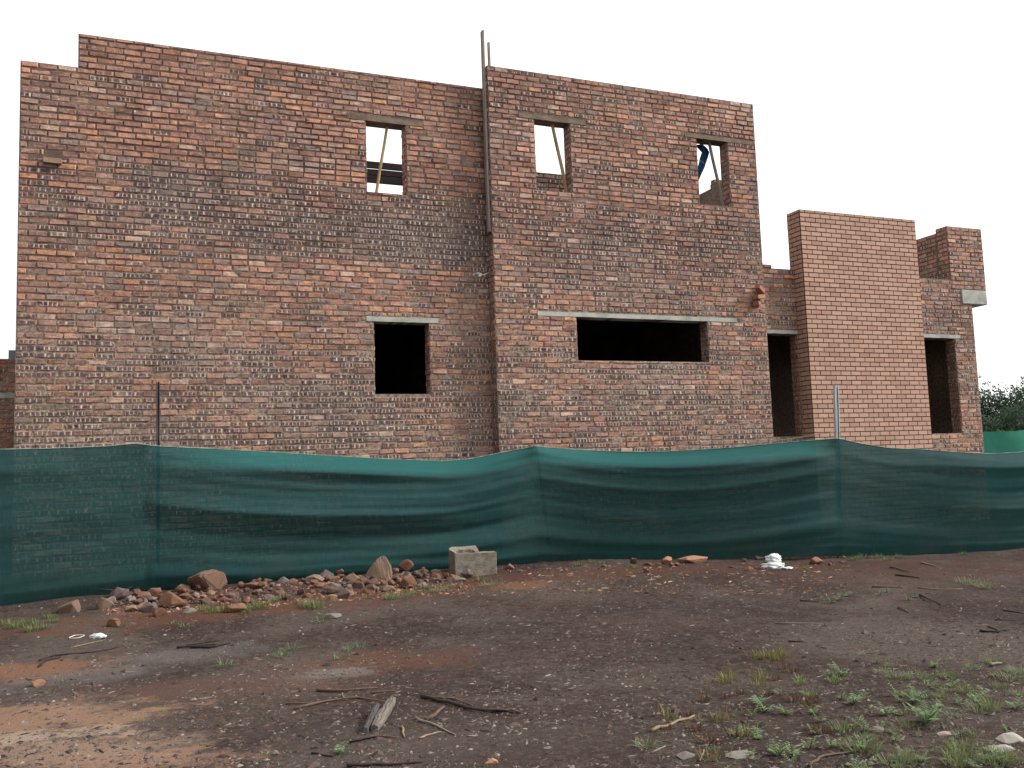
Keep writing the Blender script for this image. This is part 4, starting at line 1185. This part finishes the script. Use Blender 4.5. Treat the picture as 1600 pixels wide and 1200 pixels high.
for pts, r, c_, lab in [
    ([(494, 1081), (540, 1081), (590, 1076)], 0.010, BR_, 'straight brown stick above the bent one left of the bark slab'),
    ([(458, 1109), (510, 1098), (560, 1091), (600, 1098)], 0.009, BR_, 'long bent brown stick left of the bark slab'),
    ([(448, 1101), (490, 1100)], 0.006, BR_, 'short thin stick touching the bent stick'),
    ([(580, 1084), (620, 1079)], 0.006, BR_, 'thin twig at the right end of the straight brown stick'),
    ([(534, 1084), (539, 1095)], 0.005, GY, 'tiny twig crossing below the straight brown stick'),
    ([(660, 1091), (700, 1100), (730, 1110), (760, 1113), (805, 1117)], 0.013, BK, 'long dark branch right of the bark slab'),
    ([(662, 1089), (710, 1094), (738, 1104)], 0.007, BR_, 'thin brown twig along the dark branch'),
    ([(765, 1114), (800, 1112), (815, 1116)], 0.010, BR_, 'brown bark strip on the dark branch end'),
    ([(668, 1128), (694, 1107)], 0.014, BR_, 'short thick brown stick upright of the dark branch'),
    ([(648, 1124), (680, 1135), (712, 1150)], 0.008, GY, 'pale thin stick running down right from the bark slab'),
    ([(656, 1155), (670, 1150), (690, 1145)], 0.007, TN, 'tan twig low in the middle foreground'),
    ([(628, 1137), (632, 1153)], 0.008, TN, 'small tan peg lying below the bark slab'),
    ([(546, 1161), (570, 1156), (592, 1152)], 0.008, BK, 'dark stick at the lower left of the bark slab'),
    ([(548, 1158), (590, 1151), (620, 1154)], 0.006, BR_, 'thin brown stick below the dark one'),
    ([(540, 1199), (580, 1196), (620, 1197), (660, 1192)], 0.009, BK, 'dark stick along the bottom edge'),
    ([(486, 1178), (520, 1183)], 0.006, BK, 'short dark stick at the bottom left of the middle'),
    ([(275, 1014), (310, 1010), (345, 1008)], 0.010, BK, 'lowest of the dark sticks bunched on the grey patch'),
    ([(290, 1010), (325, 1004), (345, 1001)], 0.008, BK, 'upper of the dark sticks bunched on the grey patch'),
    ([(300, 1013), (335, 1012), (360, 1006)], 0.012, BK, 'thickest of the dark sticks bunched on the grey patch'),
    ([(62, 1033), (80, 1026), (100, 1024), (150, 1020), (185, 1012)], 0.008, BK, 'long dark branch at the left above the grey patch'),
    ([(60, 1043), (70, 1034), (95, 1028)], 0.009, BK, 'dark hooked branch end at the left'),
    ([(110, 1013), (140, 1006), (165, 1000)], 0.005, TN, 'thin tan reed below the white scrap'),
    ([(42, 1063), (75, 1064)], 0.005, BR_, 'thin brown twig beside the orange stone at the left'),
    ([(1020, 1143), (1050, 1133), (1085, 1120)], 0.010, TN, 'straight tan reed among the burnt stubble'),
    ([(1020, 1178), (1040, 1167)], 0.006, GY, 'short grey twig near the bottom right of the middle'),
    ([(1095, 1190), (1100, 1172)], 0.005, TN, 'thin dry stalk near the bottom right of the middle'),
    ([(1264, 1199), (1280, 1185), (1310, 1180), (1335, 1177)], 0.008, BR_, 'curved brown twig at the bottom right'),
    ([(1232, 1003), (1257, 1004)], 0.008, BK, 'small dark stick on the open soil right of centre'),
    ([(1400, 899), (1437, 904)], 0.010, BK, 'dark stick below the net at the right'),
    ([(1390, 887), (1420, 894)], 0.012, BR_, 'thick brown stick below the net at the right'),
    ([(1440, 880), (1463, 886)], 0.011, GY, 'pale short stick below the net at the right'),
    ([(1362, 918), (1410, 919)], 0.007, BK, 'thin dark stick between the two weed patches at the right'),
    ([(1435, 919), (1470, 922), (1505, 921)], 0.008, TN, 'tan and dark stick above the right weed patch'),
    ([(1438, 930), (1470, 946)], 0.008, BK, 'slanting dark stick in the right part of the soil'),
    ([(1404, 950), (1420, 958)], 0.007, BK, 'short slanting dark stick right of centre'),
    ([(1530, 987), (1560, 989), (1576, 984)], 0.010, BK, 'forked dark branch near the right edge'),
    ([(1544, 980), (1560, 986)], 0.006, BK, 'fork of the dark branch near the right edge'),
    ([(1568, 955), (1600, 959)], 0.007, BK, 'thin dark stick touching the right edge'),
    ([(1555, 969), (1588, 970)], 0.006, BR_, 'thin brown stick just above the forked branch'),
    ([(1250, 939), (1280, 941)], 0.007, BK, 'dark stick left of the left weed patch'),
    ([(1210, 975), (1285, 975)], 0.006, GY, 'long pale twig flat on the soil right of centre'),
    ([(1545, 1042), (1565, 1038)], 0.012, GY, 'knobbly grey stick near the right edge')]:
    stick(pts, r, c_, lab)
def slab_wood(x0, y0, x1, y1, wd, col, label, mat):
    a, b = at(x0, y0), at(x1, y1)
    d = (b - a); L = d.length; rz = math.atan2(d.y, d.x)
    mb = MB(); rn = random.Random(int(x0))
    vs, fs = [], []
    n = 12
    for i in range(n + 1):
        t = i / n
        ww = wd * (0.75 + 0.35 * math.sin(math.pi * t)) * rn.uniform(0.88, 1.08)
        for k in range(7):
            s_ = -1 + k / 3
            vs.append((L * t + rn.uniform(-.01, .01), s_ * ww / 2, 0.008 + 0.012 * (1 - s_ * s_) + 0.005 * ((k + i // 4) % 2)))
        vs.append((L * t, ww / 2, -0.01)); vs.append((L * t, -ww / 2, -0.01))
    for i in range(n):
        for k in range(9):
            fs.append((i*9+k, (i+1)*9+k, (i+1)*9+(k+1) % 9, i*9+(k+1) % 9))
    fs += [tuple(range(8, -1, -1)), tuple(n*9 + k for k in range(9))]
    mb.add(vs, fs, 0, None, (*col, 0))
    o = mb.build('bark_slab', mat, None, a + Vector((0, 0, 0.01)), rz)
    tag(o, label, 'wood')
slab_wood(585, 1142, 613, 1101, 0.062, (0.3, 0.27, 0.23), 'weathered grey slab of bark in the middle foreground', noisy('bark_slab_wood', [(0.07, 0.058, 0.05), (0.15, 0.128, 0.11), (0.21, 0.18, 0.155)], 6.0, 0.95, 0.8, 30.0, (1, 14, 6)))
slab_wood(571, 1145, 590, 1112, 0.035, (0.1, 0.09, 0.09), 'narrow dark strip of bark left of the grey bark slab', noisy('dark_bark', [(0.05, 0.045, 0.05), (0.11, 0.10, 0.105)], 6.0, 0.95, 0.8, 30.0, (1, 14, 6)))

# ------------------------------------------------------------------ grass and weeds
def blade(mb, p, d, L, w_, col, droop=0.6, seg=4):
    side_ = d.cross(Vector((0, 0, 1)))
    side_ = side_.normalized() if side_.length > 1e-3 else Vector((1, 0, 0))
    q = p.copy(); dr = d.normalized()
    vs = []
    for i in range(seg + 1):
        t = i / seg
        ww = w_ * (1 - t) ** 0.7 * 0.5 + 0.0004
        vs += [q - side_ * ww, q + side_ * ww]
        dr = (dr + Vector((0, 0, -droop / seg))).normalized()
        q = q + dr * L / seg
    fs = [(2*i, 2*i+1, 2*i+3, 2*i+2) for i in range(seg)]
    mb.add(vs, fs, 0, None, (*col, 0))
def tuft_mesh(seed, nb, rad, L, hue, spread=0.7, w_=0.006, droop=0.7):
    rn = random.Random(seed); mb = MB()
    for _ in range(nb):
        a = rn.random() * 6.283; r = rad * rn.random() ** 0.6
        p = Vector((r * math.cos(a), r * math.sin(a), -0.006))
        a2 = a + rn.uniform(-.8, .8)
        d = Vector((math.cos(a2) * spread * rn.random() * 1.3, math.sin(a2) * spread * rn.random() * 1.3, 1))
        g = rn.uniform(0.65, 1.35)
        c = (hue[0] * g * rn.uniform(.85, 1.3), hue[1] * g, hue[2] * g)
        blade(mb, p, d, L * rn.uniform(0.5, 1.15), w_ * rn.uniform(.7, 1.3), c, droop)
    return mb.mesh('tuft')
def weed_mesh(seed, nst, L, hue, leaf=0.035, pinn=False):
    """leafy herb: stems with paired narrow leaves"""
    rn = random.Random(seed); mb = MB()
    for s_ in range(nst):
        a = rn.random() * 6.283
        d = Vector((math.cos(a) * rn.uniform(.2, 1.0), math.sin(a) * rn.uniform(.2, 1.0), 1)).normalized()
        q = Vector((0, 0, -0.005)); P = [q.copy()]
        ll = L * rn.uniform(.6, 1.1)
        for i in range(5):
            d = (d + Vector((0, 0, -0.13))).normalized(); q = q + d * ll / 5; P.append(q.copy())
        mb.tube(P, [0.002, 0.0018, 0.0015, 0.0013, 0.001, 0.0008], 4, col=(hue[0] * .9, hue[1] * .8, hue[2] * .8, 0))
        m_ = 11 if pinn else 5
        for i in range(m_):
            t = 0.25 + 0.75 * i / (m_ - 1); k = min(4, int(t * 5)); pt = P[k].lerp(P[min(5, k+1)], t * 5 - k)
            ax = (P[min(5, k+1)] - P[k]).normalized()
            sd2 = ax.cross(Vector((0, 0, 1))).normalized()
            for sg in (-1, 1):
                dd = sd2 * sg + ax * 0.55 + Vector((0, 0, 0.25))
                g = rn.uniform(.75, 1.3)
                blade(mb, pt, dd, leaf * rn.uniform(.7, 1.2) * (1.2 - 0.6 * t), leaf * (0.22 if pinn else 0.34), (hue[0] * g, hue[1] * g, hue[2] * g), 0.5, 3)
    return mb.mesh('weed')
GR1, GR2, YL, BRN = (0.150, 0.200, 0.080), (0.19, 0.235, 0.13), (0.19, 0.18, 0.065), (0.11, 0.070, 0.042)
tufts = {
    'grass': [tuft_mesh(1, 90, 0.10, 0.13, GR1), tuft_mesh(2, 60, 0.07, 0.10, GR1), tuft_mesh(3, 120, 0.16, 0.10, GR2, 1.0)],
    'pale': [tuft_mesh(4, 36, 0.05, 0.07, (0.16, 0.22, 0.12), 1.3), tuft_mesh(5, 26, 0.03, 0.06, (0.17, 0.21, 0.12), 1.5)],
    'stub': [tuft_mesh(6, 30, 0.07, 0.062, YL, 0.8, 0.008, 0.15), tuft_mesh(7, 30, 0.045, 0.055, BRN, 0.9, 0.007, 0.2)],
    'weed': [weed_mesh(8, 6, 0.085, (0.20, 0.29, 0.15), 0.03), weed_mesh(9, 9, 0.13, (0.20, 0.30, 0.15), 0.045, True), weed_mesh(10, 5, 0.07, (0.19, 0.26, 0.13), 0.024)]}
def plant(kind, i, x, y, s, label, group=None, cat=None):
    me = tufts[kind][i]
    name = {'grass': 'grass_tuft', 'pale': 'grass_tuft', 'stub': 'burnt_stubble', 'weed': 'weed'}[kind]
    o = bpy.data.objects.new(name, me)
    if not me.materials: me.materials.append(LEAF)
    C.objects.link(o)
    o.location = at(x, y)
    o.rotation_euler = (0, 0, R.random() * 6.28)
    o.scale = (s, s, s)
    tag(o, label, cat or {'grass': 'grass', 'pale': 'grass', 'stub': 'stubble', 'weed': 'weed'}[kind], group)
    return o
def cluster(kind, idx, pts, label, group, s=(0.8, 1.2)):
    for (x, y) in pts: plant(kind, idx[int(R.random() * len(idx))], x, y, R.uniform(*s), label, group)
cluster('grass', [0, 1], [(25, 980), (40, 974), (58, 976), (70, 982), (85, 972), (50, 986), (12, 976), (78, 966)], 'green grass tuft at the left edge below the net', 'grass tufts at the left edge', (0.45, 0.75))
cluster('grass', [0, 1], [(430, 940), (445, 937), (420, 945), (398, 952), (330, 958), (345, 956), (322, 954), (385, 958), (408, 950)], 'green grass tuft on the lower slope of the rubble heap', 'grass tufts on the rubble heap', (0.6, 0.95))
cluster('grass', [0, 1, 2], [(486, 944), (478, 950), (495, 950), (650, 928), (640, 932), (665, 920), (625, 934), (700, 918), (610, 936), (575, 935), (755, 908), (768, 915), (685, 924)], 'grass tuft between the rubble heap and the hollow block', 'grass tufts near the hollow block', (0.55, 0.9))
cluster('grass', [1], [(925, 880), (940, 882), (985, 886), (995, 888), (905, 884), (1265, 886), (1258, 892), (1320, 870), (1345, 873), (1373, 872), (1405, 871), (1505, 866), (1385, 876), (1335, 875)], 'thin grass tuft growing along the foot of the net', 'grass tufts along the foot of the net', (0.5, 1.0))
cluster('weed', [0, 2], [(1285, 938), (1300, 942), (1310, 938), (1275, 932), (1325, 932), (1375, 930), (1385, 926), (1420, 938), (1430, 934)], 'low weed in the patch on the right side of the soil', 'low weeds in the right patches', (0.7, 1.1))
cluster('grass', [2], [(1530, 915), (1515, 910), (1540, 918)], 'grey green grass tuft near the right edge', 'grass tufts near the right edge', (0.7, 1.0))
cluster('pale', [0, 1], [(100, 1066), (350, 1040), (185, 978), (270, 975), (455, 1015), (445, 1022), (560, 1012), (535, 1028), (545, 1015), (505, 960), (500, 972), (355, 975), (290, 980), (205, 1010), (440, 1025), (1010, 1165)], 'small pale grass sprout alone on the soil left of centre', 'pale grass sprouts on the soil', (0.8, 1.3))
cluster('stub', [0], [(1180, 1028), (1190, 1026), (1200, 1029), (1212, 1028), (1222, 1024), (1135, 1062), (1190, 1060), (1185, 1072), (1130, 1066), (1042, 1120), (1125, 1125), (1160, 1150), (1115, 1185)], 'yellow green burnt grass stub right of centre', 'yellow stubs in the burnt patch', (0.8, 1.2))
cluster('stub', [1], [(1225, 1045), (1240, 1050), (1215, 1062), (1200, 1085), (1100, 1095), (1135, 1090), (1155, 1085), (1045, 1140), (1090, 1140), (1075, 1118), (1265, 1100), (1240, 1095), (1270, 1140), (1110, 1160), (1290, 1145)], 'brown burnt grass stub right of centre', 'brown stubs in the burnt patch', (0.8, 1.25))
cluster('weed', [0, 2], [(1185, 1100), (1195, 1112), (1175, 1120), (1270, 1115), (1280, 1128), (1215, 1180), (1240, 1182), (1340, 1135), (1355, 1142), (1400, 1088), (1335, 1100), (1315, 1055), (1265, 1170), (1300, 1168), (1500, 1100), (1530, 1095), (1150, 1150), (1185, 1155), (1235, 1195), (1400, 1160), (1430, 1085)], 'small green weed in the lower right foreground', 'small weeds in the lower right', (0.8, 1.25))
cluster('grass', [2, 0], [(1390, 1040), (1385, 1052), (1405, 1060), (1425, 1058), (1480, 1080), (1510, 1082), (1540, 1090), (1470, 1090), (1580, 1060), (1595, 1050), (1560, 1075), (1530, 1108), (1495, 1195), (1510, 1185), (1555, 1195), (1560, 1180), (1580, 1190), (1345, 1170), (1400, 1195), (1450, 1060), (1595, 1085), (1420, 1190)], 'loose grass tuft in the right foreground', 'grass tufts in the right foreground', (0.30, 0.6))
rp_ = random.Random(55)
pts = []
while len(pts) < 85:
    x, y = rp_.uniform(1060, 1620), rp_.uniform(1000, 1215)
    if rp_.random() < smooth(1000, 1500, x) * smooth(985, 1090, y) * (0.35 + noise.noise(Vector((x / 60, y / 30, 1))) * 1.6): pts.append((x, y))
for i, (x, y) in enumerate(pts):
    k_, j_ = [('weed', 0), ('weed', 2), ('grass', 1), ('pale', 0), ('pale', 1), ('weed', 2)][i % 6]
    plant(k_, j_, x, y, rp_.uniform(0.45, 0.9), 'little sprig in the loose mat of weeds at the lower right', 'sprigs in the mat of weeds', 'weed')
plant('weed', 1, 1448, 1130, 1.0, 'largest fern like weed with feathery leaves in the right foreground')
plant('weed', 0, 1385, 1118, 1.1, 'upright leafy weed left of the fern like weed')
plant('weed', 1, 1430, 1098, 0.7, 'smaller feathery weed touching the largest one')
plant('weed', 0, 1586, 1108, 1.0, 'bright weed rosette near the right edge')
plant('weed', 0, 1228, 1116, 0.8, 'small yellow green weed standing alone right of the stubble')
plant('weed', 0, 530, 1178, 0.95, 'bright green seedling at the bottom left of the middle')
plant('grass', 1, 1500, 1180, 0.9, 'curving grass clump beside the pale stones at the right')
# tiny sprouts everywhere: nobody could count them
mb = MB(); rn = random.Random(77)
for _ in range(2200):
    x = rn.uniform(-40, 1640); y = rn.uniform(900, 1230)
    if rn.random() > 0.15 + 0.85 * smooth(900, 1500, x) * smooth(960, 1100, y): continue
    p = at(x, y)
    for k in range(rn.randint(2, 6)):
        a = rn.random() * 6.283; g = rn.uniform(.7, 1.3)
        blade(mb, p, Vector((math.cos(a), math.sin(a), rn.uniform(.4, 1.5))), rn.uniform(0.012, 0.035), 0.006, (0.12 * g, 0.17 * g, 0.08 * g), 0.7, 2)
tag(mb.build('ground_cover', LEAF), 'tiny green sprouts scattered through the soil', 'ground cover', None, 'stuff')
# undergrowth between the net and the wall, dimly seen through the net
mb = MB(); rn = random.Random(78)
for _ in range(2600):
    u = rn.uniform(-2.5, 12); v = rn.uniform(net_v(u) + 0.2, 12.6)
    P_ = W(u, v); p = Vector((P_.x, P_.y, G(P_.x, P_.y)))
    a = rn.random() * 6.283; g = rn.uniform(.7, 1.3)
    blade(mb, p, Vector((math.cos(a) * .5, math.sin(a) * .5, 1)), rn.uniform(0.1, 0.4), 0.014, (0.09 * g, 0.14 * g, 0.06 * g), 0.6, 3)
tag(mb.build('undergrowth', LEAF), 'rank grass between the net and the house wall', 'grass', None, 'stuff')
# twig poking past the right wall
mb = MB(); a = wpt(1528, 590, 13.05)
mb.tube([Vector((0, 0, 0)), wpt(1540, 587, 13.05) - a, wpt(1551, 590, 13.05) - a], [0.006, 0.005, 0.002], 5, col=(0.12, 0.12, 0.07, 0))
for (x, y) in [(1536, 584), (1541, 586), (1546, 591), (1534, 592), (1545, 586), (1530, 586)]:
    blade(mb, wpt(1530, 590, 13.05) - a, wpt(x, y, 13.05) - wpt(1530, 590, 13.05), 0.17, 0.022, (0.12, 0.16, 0.07), 0.1, 3)
tag(mb.build('leafy_twig', LEAF, None, a), 'leafy green twig growing out of the wall at its right corner', 'twig')
